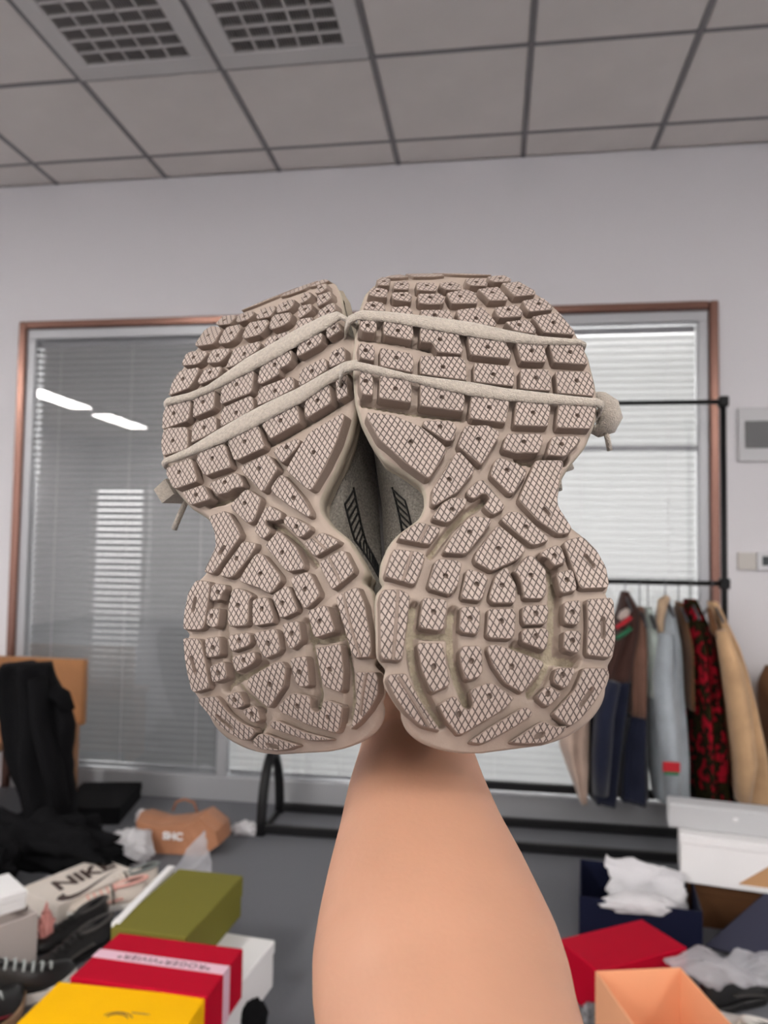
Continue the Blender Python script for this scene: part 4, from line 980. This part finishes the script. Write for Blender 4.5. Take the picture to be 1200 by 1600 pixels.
c_black = mat('black_cloth', (.007, .007, .008), .95, bump=(90, .5, .004), spec=.1); c_red = cloth('red_wool', (.45, .02, .03)); c_green = cloth('green_wool', (.02, .13, .06)); c_cream = cloth('cream_wool', (.6, .5, .45))
def floral():
    m = mat('red_floral', (.03, .015, .012), .95, bump=(160, .5, .003), spec=.08); nt = m.node_tree; b = nt.nodes['Principled BSDF']
    tc = [n for n in nt.nodes if n.type == 'TEX_COORD'][0]; v = nt.nodes.new('ShaderNodeTexNoise'); v.inputs['Scale'].default_value = 26; v.inputs['Detail'].default_value = 4
    r = nt.nodes.new('ShaderNodeValToRGB'); e = r.color_ramp.elements; e[0].position = .51; e[0].color = (.008, .006, .004, 1); e[1].position = .60; e[1].color = (.32, .008, .02, 1)
    n = e.new(.40); n.color = (.022, .018, .006, 1)
    nt.links.new(tc.outputs['Object'], v.inputs['Vector']); nt.links.new(v.outputs['Fac'], r.inputs['Fac']); nt.links.new(r.outputs['Color'], b.inputs['Base Color']); return m
c_flor = floral()
garment('pink-beige garment hanging furthest left, its hem beside the right shoe', 'clothes', [(1010, 900, 918), (1080, 880, 921), (1160, 872, 921), (1200, 886, 920), (1243, 902, 914)], [(c_beige, 1010)], seed=1, half=.13, hook='pink-beige garment')
garment('brown and navy jacket with a red, cream and green collar, nearest to the shoe', 'jacket', [(924, 970, 982), (955, 962, 1000), (1060, 925, 986), (1130, 918, 975), (1243, 920, 962)], [(c_dbrown, 924), (c_navy, 1058)], seed=2, hook='jacket with the striped collar',
        collar=(c_cream, [(968, 968, 10), (975, 960, 20), (982, 952, 10)]), sleeve=(c_navy, [(958, 1065, 34), (944, 1120, 44), (940, 1180, 44), (938, 1240, 36)]), half=.15)
tg = [o for o in S.objects if o.name.startswith('garment') and o.type == 'EMPTY'][-1]; o0 = np.array(tg.location)
for m_, yo in ((c_red, 973), (c_green, 990)):
    B().tube([tuple(W(x, y, RY - .15) - o0) for x, y in ((962, yo + 8), (975, yo), (986, yo - 9))], .016, 8, flat=.6).go('collar_band', m_, tg, smooth=True)
garment('brown-topped jacket with dark navy lower half, second from the shoe', 'jacket', [(948, 992, 1006), (985, 978, 1010), (1105, 978, 1008), (1160, 966, 1010), (1243, 964, 1012)], [(c_brown, 948), (c_navy, 1112)], Y=RY - .01, seed=3, half=.13, hook='brown and navy jacket')
garment('narrow mint green garment between the navy jacket and the pale denim jacket', 'clothes', [(950, 1006, 1018), (985, 1003, 1024), (1070, 1001, 1018), (1080, 1001, 1013)], [(c_mint, 950)], Y=RY + .02, seed=4, half=.16, hook='mint garment')
garment('pale grey-blue denim jacket with tan collar and red patch on the cuff', 'jacket', [(932, 1032, 1046), (970, 1022, 1056), (1010, 1012, 1062), (1080, 1008, 1066), (1180, 1014, 1072), (1243, 1020, 1074)], [(c_denim, 932)], Y=RY - .02, seed=5, half=.15, hook='pale denim jacket',
        collar=(c_cord, [(1034, 1000, 10), (1031, 970, 16), (1036, 940, 22), (1044, 932, 12)]), sleeve=(c_denim, [(1040, 990, 30), (1036, 1060, 46), (1042, 1130, 46), (1050, 1200, 44), (1050, 1248, 34)]),
        patch=[(1036, 1192, 1063, 1206, c_red), (1038, 1206, 1061, 1211, c_green)])
garment('brown garment squeezed between the denim jacket and the red floral one', 'clothes', [(940, 1056, 1064), (970, 1054, 1074), (1098, 1060, 1076)], [(c_rust, 940)], Y=RY + .03, seed=6, half=.16, hook='brown garment')
garment('black garment printed all over with dark red flowers', 'clothes', [(936, 1068, 1088), (970, 1066, 1102), (1040, 1068, 1118), (1150, 1078, 1130), (1243, 1080, 1136)], [(c_flor, 936)], Y=RY - .01, seed=7, half=.15, hook='red floral garment')
garment('camel tan jacket hanging furthest right on the rack', 'jacket', [(940, 1106, 1120), (975, 1112, 1134), (1040, 1120, 1158), (1100, 1122, 1176), (1180, 1130, 1192), (1243, 1138, 1196)], [(c_camel, 940)], Y=RY - .03, seed=8, half=.15, hook='camel jacket',
        sleeve=(c_camel, [(1128, 985, 26), (1142, 1040, 44), (1155, 1110, 50), (1165, 1190, 46), (1160, 1250, 34)]), collar=(c_rust, [(1108, 950, 10), (1116, 985, 18), (1126, 1000, 8)]))
gw = garment('rust brown coat at the far right edge, on the wall beside the rack', 'coat', [(1040, 1196, 1214), (1065, 1184, 1240), (1160, 1190, 1260), (1250, 1180, 1262)], [(c_rust, 1040)], Y=WY - .12, seed=9, half=.09, hang=False)

# ------------------------------------------------------------ boxes
def crate(name, label, cat, A_, B_, C_, zt_, zb_, m, lid=None, open_=False, m_in=None, group=None, wall=.004, depth=None):
    """A, B, C: frame positions of three top corners in order; size measured at height zt_"""
    a, b, c_ = F(*A_, zt_), F(*B_, zt_), F(*C_, zt_)
    ex = (b - a); L1 = np.linalg.norm(ex[:2]); ex = ex / L1; ey = np.array([-ex[1], ex[0], 0]); 
    dd = (c_ - b) @ ey; L2 = abs(dd) if depth is None else depth; ey = ey * (1 if dd > 0 else -1)
    o = empty(name, label, cat, (a[0], a[1], zb_), group); H_ = zt_ - zb_
    fr = lambda p: tuple(ex * p[0] + ey * p[1] + np.array([0, 0, p[2]]))
    if not open_:
        lh = lid or .035
        B().bevbox((.003, .003, 0), (L1 - .003, L2 - .003, H_ - .006), .002, fr=fr).go('body', m if not isinstance(m, tuple) else m[1], o)
        B().bevbox((0, 0, H_ - lh), (L1, L2, H_), .0025, fr=fr).go('lid', m if not isinstance(m, tuple) else m[0], o)
    else:
        B().bevbox((0, 0, 0), (L1, L2, wall), .001, fr=fr).go('base', m_in or m, o)
        for p, q in (((0, 0, wall), (L1, wall, H_)), ((0, L2 - wall, wall), (L1, L2, H_)), ((0, wall, wall), (wall, L2 - wall, H_)), ((L1 - wall, wall, wall), (L1, L2 - wall, H_))):
            B().bevbox(p, q, .001, fr=fr).go('side_panel', m, o)
    return o, fr, L1, L2, H_
def card(name, col, r=.55): return mat(name, col, r, bump=(500, .15, .0008), var=(5, .03), spec=.12)
k_red = card('red_card', (.46, .001, .02), .7); k_yel = card('yellow_card', (.95, .50, .0), .7); k_olv = card('olive_card', (.18, .165, .03), .7); k_wht = card('white_card', (.86, .85, .85)); k_grey = card('warm_grey_card', (.53, .47, .44))
k_pink = mat('pink_ribbon', (.80, .52, .62), .4); k_navy = card('navy_card', (.008, .010, .028)); k_slate = card('slate_card', (.035, .036, .06)); k_peach = card('peach_card', (.92, .45, .25)); k_crm = card('cream_card', (.76, .69, .62)); k_ink = mat('ink', (.06, .035, .03), .6)
k_kraft = card('kraft_card', (.50, .28, .14)); k_blk = card('black_card', (.006, .006, .007), .8)

crate('shoe_box', 'white lidded shoebox under the red and olive boxes', 'box', (290, 1447), (430, 1469), (372, 1548), .125, 0, k_wht, group='lidded boxes on the floor', depth=.40)
red, fr, l1, l2, hh = crate('shoe_box', 'crimson box with a pink printed ribbon, on the white box at the left', 'box', (186, 1457), (380, 1482), (324, 1557), .245, .127, k_red, lid=.117, group='lidded boxes on the floor', depth=.205)
rb = B(); yc = l2 * .40; rb.box((-.001, yc, hh), (l1 + .0012, yc + .036, hh + .001), fr=fr); rb.box((l1, yc, 0), (l1 + .0012, yc + .036, hh + .001), fr=fr); rb.go('ribbon', k_pink, red)
mt = frame(Vector(fr((l1 * .53, yc + .018, hh + .0012))), Vector(fr((-1, 0, 0))), (0, 0, 1))
text_mesh('lettering', '*ROGER*VIVIER*', .027, k_ink, red, mt, .0003, sx=1.1, space=1.1)
yel, fr, l1, l2, hh = crate('shoe_box', 'bright yellow box with a small dark emblem, nearest at the lower left', 'box', (92, 1533), (322, 1557), (300, 1600), .24, 0, k_yel, lid=.239, group='lidded boxes on the floor', depth=.28)
em = B()
for r_, a0, a1 in ((.020, .3, 2.9), (.014, .2, 3.1)): em.tube([fr((l1 * .56 + r_ * 1.6 * math.cos(a), .105 - r_ * math.sin(a), hh + .0004)) for a in np.linspace(a0, a1, 9)], .0012, 5)
em.tube([fr((l1 * .62 + .02 * i, .082, hh + .0004)) for i in range(3)], .001, 5)
em.go('emblem', k_ink, yel)
olv, fr, l1, l2, hh = crate('shoe_box', 'olive green lidded box behind the red one', 'box', (279, 1357), (380, 1368), (303, 1466), .245, .127, k_olv, lid=.06, group='lidded boxes on the floor')
a, b = F(276, 1354, .245), F(190, 1444, .245)
o = empty('box_lid', 'white box lid standing on edge along the olive box', 'lid', (b[0], b[1], 0)); d = a - b; L = np.linalg.norm(d[:2]); ex = d / L; ey = np.array([-ex[1], ex[0], 0]); fr2 = lambda p: tuple(ex * p[0] + ey * p[1] + np.array([0, 0, p[2]]))
B().bevbox((0, .006, 0), (L, .010, .247), .001, fr=fr2).go('panel', k_wht, o); B().bevbox((0, .010, .243), (L, .028, .247), .001, fr=fr2).go('rim', k_wht, o); B().bevbox((0, .010, 0), (.004, .028, .243), .001, fr=fr2).go('rim', k_wht, o); B().bevbox((L - .004, .010, 0), (L, .028, .243), .001, fr=fr2).go('rim', k_wht, o)
# cream lid with lettering
def nike():
    a, b, c_ = F(28, 1389, .06), F(153, 1339, .06), F(206, 1357, .06); ex = b - a; L1 = np.linalg.norm(ex) * 1.0; ex /= L1; ey = np.array([ex[1], -ex[0], 0]); L2 = .215
    o = empty('box_lid', 'cream shoebox lid with large dark brown lettering and swoosh', 'lid', (a[0], a[1], 0)); fr_ = lambda p: tuple(ex * p[0] + ey * p[1] + np.array([0, 0, p[2]]))
    B().bevbox((0, 0, .054), (L1, L2, .06), .001, fr=fr_).go('top_panel', k_crm, o)
    for p, q in (((0, 0, 0), (L1, .004, .054)), ((0, L2 - .004, 0), (L1, L2, .054)), ((0, .004, 0), (.004, L2 - .004, .054)), ((L1 - .004, .004, 0), (L1, L2 - .004, .054))): B().bevbox(p, q, .001, fr=fr_).go('rim', k_crm, o)
    mt_ = frame(Vector(fr_((L1 * .57, .094, .0605))), ex, (0, 0, 1))
    text_mesh('lettering', 'NIKE', .108, k_ink, o, mt_, .0004, shear=.25, bold=.0035, sx=1.0)
    sw = [(.0, .30), (.02, .12), (.10, .01), (.22, .0), (.34, .06), (1.0, .60), (.40, .24), (.26, .19), (.16, .22), (.13, .32), (.15, .44), (.17, .50), (.06, .42)]
    pts = [fr_((.02 + L1 * .86 * x, .214 - .12 * y, .0606)) for x, y in sw]
    tri = tessellate_polygon([[Vector(p) for p in pts]]); n = len(pts)
    f = [tuple(t) for t in tri]; vv_ = pts + [(p[0], p[1], p[2] - .0006) for p in pts]
    f += [(i, (i + 1) % n, n + (i + 1) % n, n + i) for i in range(n)]
    mk('swoosh', vv_, f, k_ink, o)
nike()
# open warm grey box at the left edge, white lid resting in it
crate('open_box', 'warm grey open shoebox at the left edge', 'box', (-40, 1462), (60, 1425), (28, 1385), .15, 0, k_grey, open_=True, depth=.26)
a, b = F(-40, 1372, .20), F(16, 1357, .20)
o = empty('shoe_box', 'small bright white box lying in the grey open box', 'box', (a[0], a[1], .151)); ex = (b - a); L = np.linalg.norm(ex[:2]); ex /= L; ey = np.array([ex[1], -ex[0], 0]); fr3 = lambda p: tuple(ex * p[0] + ey * p[1] + np.array([0, 0, p[2]]))
B().bevbox((.0, .045, 0), (L - .02, .20, .035), .003, fr=fr3).go('body', k_wht, o); B().bevbox((-.002, .043, .03), (L - .018, .202, .055), .003, fr=fr3).go('lid', k_wht, o)
# right-hand side
crate('shoe_box', 'plain red lidded box beside the forearm', 'box', (870, 1468), (1003, 1436), (1071, 1481), .13, 0, k_red, lid=.127, group='lidded boxes on the floor')
crate('open_box', 'open peach-orange box without lid, in front of the red one', 'box', (930, 1517), (1063, 1511), (1140, 1600), .19, 0, k_peach, open_=True, wall=.004, depth=.30)
crate('open_box', 'dark navy open box filled with white tissue', 'box', (905, 1400), (1098, 1425), (1096, 1372), .145, 0, k_navy, open_=True, depth=.30)
crate('shoe_box', 'white box with an overhanging translucent white lid, right below the rack', 'box', (1062, 1303), (1215, 1322), (1215, 1302), .30, .145, k_wht, lid=.03, group='lidded boxes on the floor', depth=.20)
crate('storage_box', 'brown carton under the white box', 'box', (1075, 1378), (1215, 1396), (1215, 1376), .14, 0, card('brown_card', (.10, .045, .02)), group='lidded boxes on the floor', depth=.22)
a = F(1044, 1254, .385)
k_haze = mat('frosted_lid', (.85, .86, .87), .35, trans=(.5, .12))
o = empty('box_lid', 'translucent pale lid lying over the white box below the jackets', 'lid', (a[0], a[1], .303)); b = F(1215, 1272, .385); ex = (b - a); L = np.linalg.norm(ex[:2]); ex /= L; ey = np.array([ex[1], -ex[0], 0]); fr4 = lambda p: tuple(ex * p[0] + ey * p[1] + np.array([0, 0, p[2]]))
B().bevbox((0, -.085, 0), (L, 0, .082), .006, fr=fr4).go('shell', k_haze, o)
B().bevbox((.20, -.002, .040), (.215, .004, .055), .002, fr=fr4).go('button', mat('button_white', (.85, .85, .86), .2), o)
a, b, c_ = F(1100, 1478, .02), F(1195, 1395, .18), F(1225, 1510, .02)
# slate lid leaning
o = empty('box_lid', 'slate blue flat box lid leaning at the right edge', 'lid', tuple(a)); e1 = Vector(b - a); e2 = Vector(c_ - a); nn = e1.cross(e2).normalized(); q = [Vector((0, 0, 0)), e1, e1 + e2, e2]
v = [tuple(p) for p in q] + [tuple(p - nn * .006 * (1 if nn.z > 0 else -1)) for p in q]
mk('panel', v, [(0, 1, 2, 3), (7, 6, 5, 4), (0, 4, 5, 1), (1, 5, 6, 2), (2, 6, 7, 3), (3, 7, 4, 0)], k_slate, o)
for i in range(4):
    p, r_ = q[i], q[(i + 1) % 4]; dn = nn * (.03 if nn.z < 0 else -.03)
    c4 = (q[0] + q[2]) / 2; vv4 = [p, r_, r_ + dn, p + dn]; vv4 += [x + (c4 - x).normalized() * .004 for x in vv4]
    mk('rim', vv4, [(0, 1, 2, 3), (7, 6, 5, 4), (0, 4, 5, 1), (1, 5, 6, 2), (2, 6, 7, 3), (3, 7, 4, 0)], k_slate, o)
# kraft flap and small bits on the right edge
a, b, c_ = W(1155, 1380, 2.2), W(1215, 1346, 2.25), W(1215, 1388, 2.15)
tag(mk('card_flap', [a, b, c_, a - [0, 0, .003], b - [0, 0, .003], c_ - [0, 0, .003]], [(0, 2, 1), (3, 4, 5), (0, 1, 4, 3), (1, 2, 5, 4), (2, 0, 3, 5)], k_kraft), 'orange-brown cardboard flap at the right edge before the white box', 'cardboard')

# crumpled paper, plastic, cloth
def crumple(name, label, cat, p, size, m, seed=0, rough=.35, sub=4, freq=2.2, group=None, flat=True, rot=0):
    bm = bmesh.new(); bmesh.ops.create_icosphere(bm, subdivisions=sub, radius=1)
    for v_ in bm.verts:
        c1 = v_.co.copy(); n_ = abs(nz(c1, freq, seed)) * 1.6 + abs(nz(c1, freq * 2.3, seed + 3)) * .8 + abs(nz(c1, freq * 5, seed + 5)) * .35
        c1 *= 1 + rough * (n_ - .75); c1.z = max(c1.z, -.62 if flat else -9)
        cr, sr = math.cos(rot), math.sin(rot); x, y = c1.x * size[0], c1.y * size[1]
        v_.co = Vector((x * cr - y * sr, x * sr + y * cr, (c1.z + .62) * size[2]))
    me = bpy.data.meshes.new(name); bm.to_mesh(me); bm.free(); me.materials.append(m); me.polygons.foreach_set('use_smooth', [True] * len(me.polygons))
    o = bpy.data.objects.new(name, me); COL.objects.link(o); o.location = tuple(map(float, p)); tag(o, label, cat, group); return o
k_tis = mat('tissue_paper', (.90, .89, .91), .6, trans=(.35, 0), bump=(40, .5, .004)); k_pla = mat('clear_plastic', (.80, .80, .83), .25, trans=(.5, .55), bump=(30, .8, .006), spec=.8)
def sheet(name, label, cat, pts, m, seed=0, n=14, amp=.012, up=.0):
    """soft sheet over four corners given as world points"""
    P = [np.array(p, float) for p in pts]; v = []; f = []
    for i in range(n + 1):
        for j in range(n + 1):
            s_, t = i / n, j / n; p = (P[0] * (1 - s_) + P[1] * s_) * (1 - t) + (P[3] * (1 - s_) + P[2] * s_) * t
            e = np.array([nz((s_ * 3, t * 3, k_), 1.2, seed + k_) for k_ in range(3)]) * amp + np.array([nz((s_ * 8, t * 8, k_), 1.2, seed + k_) for k_ in range(3)]) * amp * .5
            e[2] += up * math.sin(math.pi * s_) * math.sin(math.pi * t); v.append(p + e)
    for i in range(n):
        for j in range(n): a = i * (n + 1) + j; f.append((a, a + 1, a + n + 2, a + n + 1))
    o = mk(name, v, f, m, None, smooth=True); sd = o.modifiers.new('t', 'SOLIDIFY'); sd.thickness = .0012
    return tag(o, label, cat)
crumple('crumpled_paper', 'crumpled white wrapping lying left of the brown bag', 'paper', F(205, 1345), (.085, .08, .075), k_tis, 1)
crumple('crumpled_paper', 'small white crumpled scrap at the left foot of the clothes rack', 'paper', F(383, 1302), (.06, .04, .03), k_tis, 2)
crumple('crumpled_paper', 'small white scrap behind the brown bag', 'paper', F(222, 1285), (.03, .03, .035), k_tis, 9)
crumple('tissue_paper', 'low crumpled white tissue along the front edge of the navy box', 'tissue', F(1000, 1424, .115), (.115, .035, .035), k_tis, 3, rough=.25)
sheet('tissue_paper', 'white tissue sheet standing up out of the navy box', 'tissue', [W(948, 1418, 2.62), W(950, 1334, 2.66), W(1068, 1364, 2.64), W(1076, 1424, 2.60)], k_tis, 11, amp=.022)
sheet('plastic_bag', 'pointed clear plastic sleeve standing behind the olive box', 'plastic', [F(235, 1400, .004), W(318, 1297, 2.58), W(333, 1366, 2.58), F(318, 1398, .004)], k_pla, 4, amp=.014)
a = F(1100, 1520, .13); sheet('plastic_bag', 'crumpled clear plastic sheet over the red box corner at the right', 'plastic', [F(1028, 1502, .16), F(1095, 1478, .17), F(1205, 1540, .10), F(1120, 1545, .10)], k_pla, 5, amp=.014, up=.03)
sheet('plastic_bag', 'clear plastic sheet standing up beside the slate lid', 'plastic', [F(1085, 1530, .08), F(1150, 1482, .16), F(1215, 1490, .16), F(1215, 1545, .08)], k_pla, 8, amp=.014)
crumple('tissue_paper', 'white paper wad below the white box at the right edge', 'tissue', F(1140, 1405, .02), (.06, .04, .045), k_tis, 12)
crumple('cloth_pile', 'black garment heaped on the floor behind the cream lid', 'clothes', F(75, 1350), (.34, .11, .12), c_black, 6, rough=.45, rot=-.2)
crumple('cloth_pile', 'black cloth lying between the lid and the open box', 'clothes', F(-30, 1392), (.13, .10, .12), c_black, 16, rough=.45)
crumple('crumpled_paper', 'pink paper strip hanging beside the grey open box', 'paper', F(70, 1478), (.022, .03, .072), mat('pink_paper', (.78, .34, .30), .6), 7, rough=.4)
# brown bag
bag = empty('paper_bag', 'slumped brown bag with small white print, on the floor behind the boxes', 'bag', F(288, 1325)); bo = F(288, 1325)
pw = [W(x, y, bo[1]) - bo for x, y in ((228, 1325), (222, 1268), (258, 1278), (300, 1276), (326, 1264), (352, 1285), (356, 1308), (332, 1324))]
rr = []
for k_ in range(7):
    t = k_ / 6; th = .05 * math.sin(math.pi * (.1 + .8 * t)); rr.append([(p[0] * (.94 + .06 * math.sin(math.pi * t)), (t - .5) * .15 + .012 * nz(p, 14, k_), max(p[2] * (.9 + .1 * math.sin(math.pi * t)) + .008 * nz(p, 20, k_ + 2), 0)) for p in pw])
B().rings(rr).go('body', mat('brown_leatherette', (.42, .19, .10), .55, bump=(25, .6, .01), var=(6, .12)), bag)
B().tube([(-.05, -.01, .15), (-.035, -.012, .185), (0, -.014, .20), (.04, -.012, .188), (.055, -.01, .15)], .005, 6).go('handle', mat('bag_handle', (.30, .13, .07), .6), bag, smooth=True)
text_mesh('lettering', 'SHC', .04, k_wht, bag, frame(Vector((-.015, -.084, .075)), (1, 0, 0), (0, -1, 0)), .002, bold=.0012, sx=1.1)

# wooden armchair with the black coat, flat black box
m_wood = mat('orange_wood', (.36, .16, .06), .35, var=(7, .2), bump=(40, .1, .002))
cy_ = 3.22
ch = empty('armchair', 'orange-brown wooden chair at the left under a black coat', 'chair', (W(40, 1280, cy_)[0], cy_, 0)); co = np.array(ch.location)
def cb(name, p, q, m, r=.01): return B().bevbox(tuple(np.array(p) - co), tuple(np.array(q) - co), r).go(name, m, ch)
xx0, xx1 = W(-90, 1100, cy_)[0], W(108, 1100, cy_)[0]; zt2 = W(60, 1035, cy_)[2]
cb('backrest', (xx0, cy_ + .12, .38), (xx1, cy_ + .16, zt2), m_wood)
cb('side_panel', (xx1 - .045, cy_ - .0, 0), (xx1 - .01, cy_ + .12, .40), m_wood); cb('side_panel', (xx0, cy_ - .30, 0), (xx0 + .035, cy_ + .12, .40), m_wood)
cb('seat', (xx0, cy_ - .32, .36), (xx1 - .12, cy_ + .12, .40), m_wood)
cb('front_panel', (xx0 + .04, cy_ - .32, 0), (xx1 - .14, cy_ - .29, .36), m_wood)
def drape(label, rows, Y, m, seed, hw=.09):
    c0 = W(rows[0][1], rows[0][0], Y); o = empty('coat', label, 'coat', c0); rings = []
    ys = [r[0] for r in rows]
    for y in np.linspace(ys[0], ys[-1], 34):
        a, b_ = np.interp(y, ys, [r[1] for r in rows]), np.interp(y, ys, [r[2] for r in rows]); pa, pb2 = W(a, y, Y), W(b_, y, Y); cx, r = (pa[0] + pb2[0]) / 2, (pb2[0] - pa[0]) / 2
        rings.append([(cx + r * math.cos(t) * (1 + .08 * nz((t, y * .03, 1), 1.5, seed)) - c0[0], hw * math.sin(t) * (1 + .3 * math.sin(t * 6 + y * .02)), max(pa[2], .012) - c0[2]) for t in np.linspace(0, 2 * math.pi, 41)[:-1]])
    B().rings(rings).go('body', m, o, smooth=True); return o, c0
c_, c0 = drape('black coat thrown over the wooden chair, hanging to the floor', [(1036, 8, 76), (1060, -2, 86), (1100, 0, 108), (1130, 6, 114), (1180, 16, 108), (1240, 38, 114), (1278, 46, 118)], cy_ - .36, c_black, 3)
B().tube([tuple(W(x, y, cy_ - .38) - c0) for x, y in ((30, 1050), (70, 1075), (96, 1088), (110, 1110))], [.05, .06, .055, .03], 12, flat=.5).go('sleeve', c_black, c_, smooth=True)
B().tube([tuple(W(x, y, cy_ - .45) - c0) for x, y in ((58, 1060), (66, 1130), (82, 1200), (98, 1262))], [.05, .06, .06, .04], 12, flat=.5).go('sleeve', c_black, c_, smooth=True)
crate('flat_box', 'flat black box on the carpet below the window, right of the chair', 'box', (130, 1222), (222, 1222), (160, 1262), .075, 0, k_blk, lid=.03)

# ------------------------------------------------------------ shoes on the floor
def toward(heel, toe, z=0.):
    a, b = F(*heel, z), F(*toe, z); return a, math.atan2(b[1] - a[1], b[0] - a[0])
def floor_shoe(label, p, rot, mu, ms, ml, length=.285, tilt=0, roll=0, accent=None, nl=5, strap=None, hs=1.):
    o = empty('floor_sneaker', label, 'shoe', p, 'loose shoes on the floor'); o.rotation_euler = (roll, tilt, rot); o.scale = (1, 1, hs)
    st_ = np.linspace(0, 1, 15); L = length
    wd = np.interp(st_, [0, .08, .25, .45, .7, .88, 1], [.018, .033, .036, .034, .048, .040, .010]); off = np.interp(st_, [0, .5, 1], [0, -.003, .006]); lift = np.interp(st_, [0, .75, 1], [.0, 0, .018])
    rg = []
    for t, w_, u, z in zip(st_, wd, off, lift):
        rg.append([(t * L, u + w_ * c1, z + h1) for c1, h1 in ((-.9, 0), (.9, 0), (1.02, .008), (1.0, .026), (.93, .030), (-.93, .030), (-1.0, .026), (-1.02, .008))])
    B().rings(rg).go('sole', ms, o, smooth=False)
    hts = np.interp(st_, [0, .1, .3, .42, .6, .8, .95, 1], [.085, .10, .092, .085, .062, .045, .030, .012]); rg = []
    for t, w_, u, z, h in zip(st_, wd, off, lift, hts):
        rg.append([(t * L * .985 + .002, u + w_ * .90 * math.copysign(abs(math.cos(a)) ** .7, math.cos(a)) * (1 - .35 * max(0, math.sin(a))), z + .028 + h * max(0, math.sin(a)) ** .8 - (.004 if math.sin(a) < 0 else 0)) for a in np.linspace(-.35, math.pi + .35, 17)])
    B().rings(rg).go('upper', mu, o, smooth=True)
    B().tube([(L * .20 + .055 * math.cos(a), .020 * math.sin(a), .122 - .012 * math.cos(a)) for a in np.linspace(0, 2 * math.pi, 17)], .008, 8, cap=False).go('collar', accent or mu, o, smooth=True)
    B().add([(L * .20 + .05 * math.cos(a), .018 * math.sin(a), .124 - .012 * math.cos(a)) for a in np.linspace(0, 2 * math.pi, 13)[:-1]], [tuple(range(12))]).go('opening', k_blk, o)
    for i in range(nl):
        t = .40 + .075 * i; h = np.interp(t, st_, hts) + .030; wv = .024 - .001 * i
        B().tube([(t * L - .004, -wv, h - .014), (t * L, -wv * .5, h - .001), (t * L + .002, 0, h + .003), (t * L, wv * .5, h - .001), (t * L - .004, wv, h - .014)], .0034, 6).go('lace', ml, o, smooth=True)
    if accent:
        for sg in (-1, 1):
            B().tube([(L * (.30 + .07 * i), sg * (np.interp(.30 + .07 * i, st_, wd) * .93 + .001) - .002, .038 + .022 * (1 - i / 6)) for i in range(7)], [.010 - .001 * i for i in range(7)], 6, flat=.4).go('side_stripe', accent, o, smooth=True)
    if strap:
        B().tube([(L * .42, -.045, .05), (L * .42, -.03, .095), (L * .42, 0, .115), (L * .42, .03, .095), (L * .42, .045, .05)], .008, 6, flat=.4).go('strap', strap, o, smooth=True)
    return o
l_blk = mat('black_leather', (.008, .0075, .0075), .4, bump=(200, .3, .002)); l_wht = mat('white_rubber', (.74, .72, .68), .5); l_crm = mat('cream_leather', (.70, .62, .54), .5, bump=(200, .2, .001)); l_pnk = mat('pink_suede', (.74, .40, .34), .8); l_gum = mat('gum_rubber', (.42, .27, .16), .6); l_lac = mat('grey_lace', (.42, .45, .44), .8); l_red = mat('dark_red_leather', (.22, .01, .02), .5)
floor_shoe('black sneaker with pale laces and white sole at the left edge behind the yellow box', *toward((-75, 1592), (98, 1545)), l_blk, l_wht, l_lac, .30, accent=l_blk, nl=6)
floor_shoe('black sneaker with dark red trim and gum sole, cut by the left edge', *toward((-120, 1680), (28, 1582)), l_blk, l_gum, l_lac, .28, accent=l_red)
floor_shoe('glossy black sneaker lying behind the red box', *toward((175, 1470), (75, 1520)), l_blk, l_blk, l_blk, .29, accent=m_overl, hs=.62)
floor_shoe('glossy black sneaker lying against the olive box', *toward((165, 1432), (78, 1478)), l_blk, l_blk, l_blk, .28, accent=m_overl, hs=.5)
floor_shoe('cream sneaker with pink toe and black strap in front of the lettered lid', *toward((228, 1408), (112, 1430)), l_crm, l_wht, l_pnk, .27, accent=l_pnk, strap=l_blk, hs=.62)
floor_shoe('cream sneaker with grey stripe beside the olive box', *toward((246, 1384), (190, 1396)), l_crm, l_wht, l_crm, .27, accent=mat('grey_suede', (.20, .22, .21), .8), strap=l_blk, hs=.6)
floor_shoe('glossy black shoe under the clear plastic at the lower right', *toward((1098, 1585), (1215, 1545)), l_blk, l_blk, l_blk, .26, accent=m_overl, hs=.8)
floor_shoe('white slipper-like shoe at the lower right corner', *toward((1230, 1668), (1120, 1612)), l_wht, l_wht, l_wht, .25, nl=0, strap=l_crm, hs=.6)
crumple('cloth_scrap', 'small black cloth between the white box and the crimson box, bottom edge', 'cloth', F(396, 1604), (.035, .04, .04), c_black, 21, rough=.12)
crumple('cloth_scrap', 'grey and black scrap at the foot of the plain red box', 'cloth', F(925, 1598), (.03, .03, .03), mat('grey_scrap', (.2, .2, .21), .8, var=(40, .8)), 22)
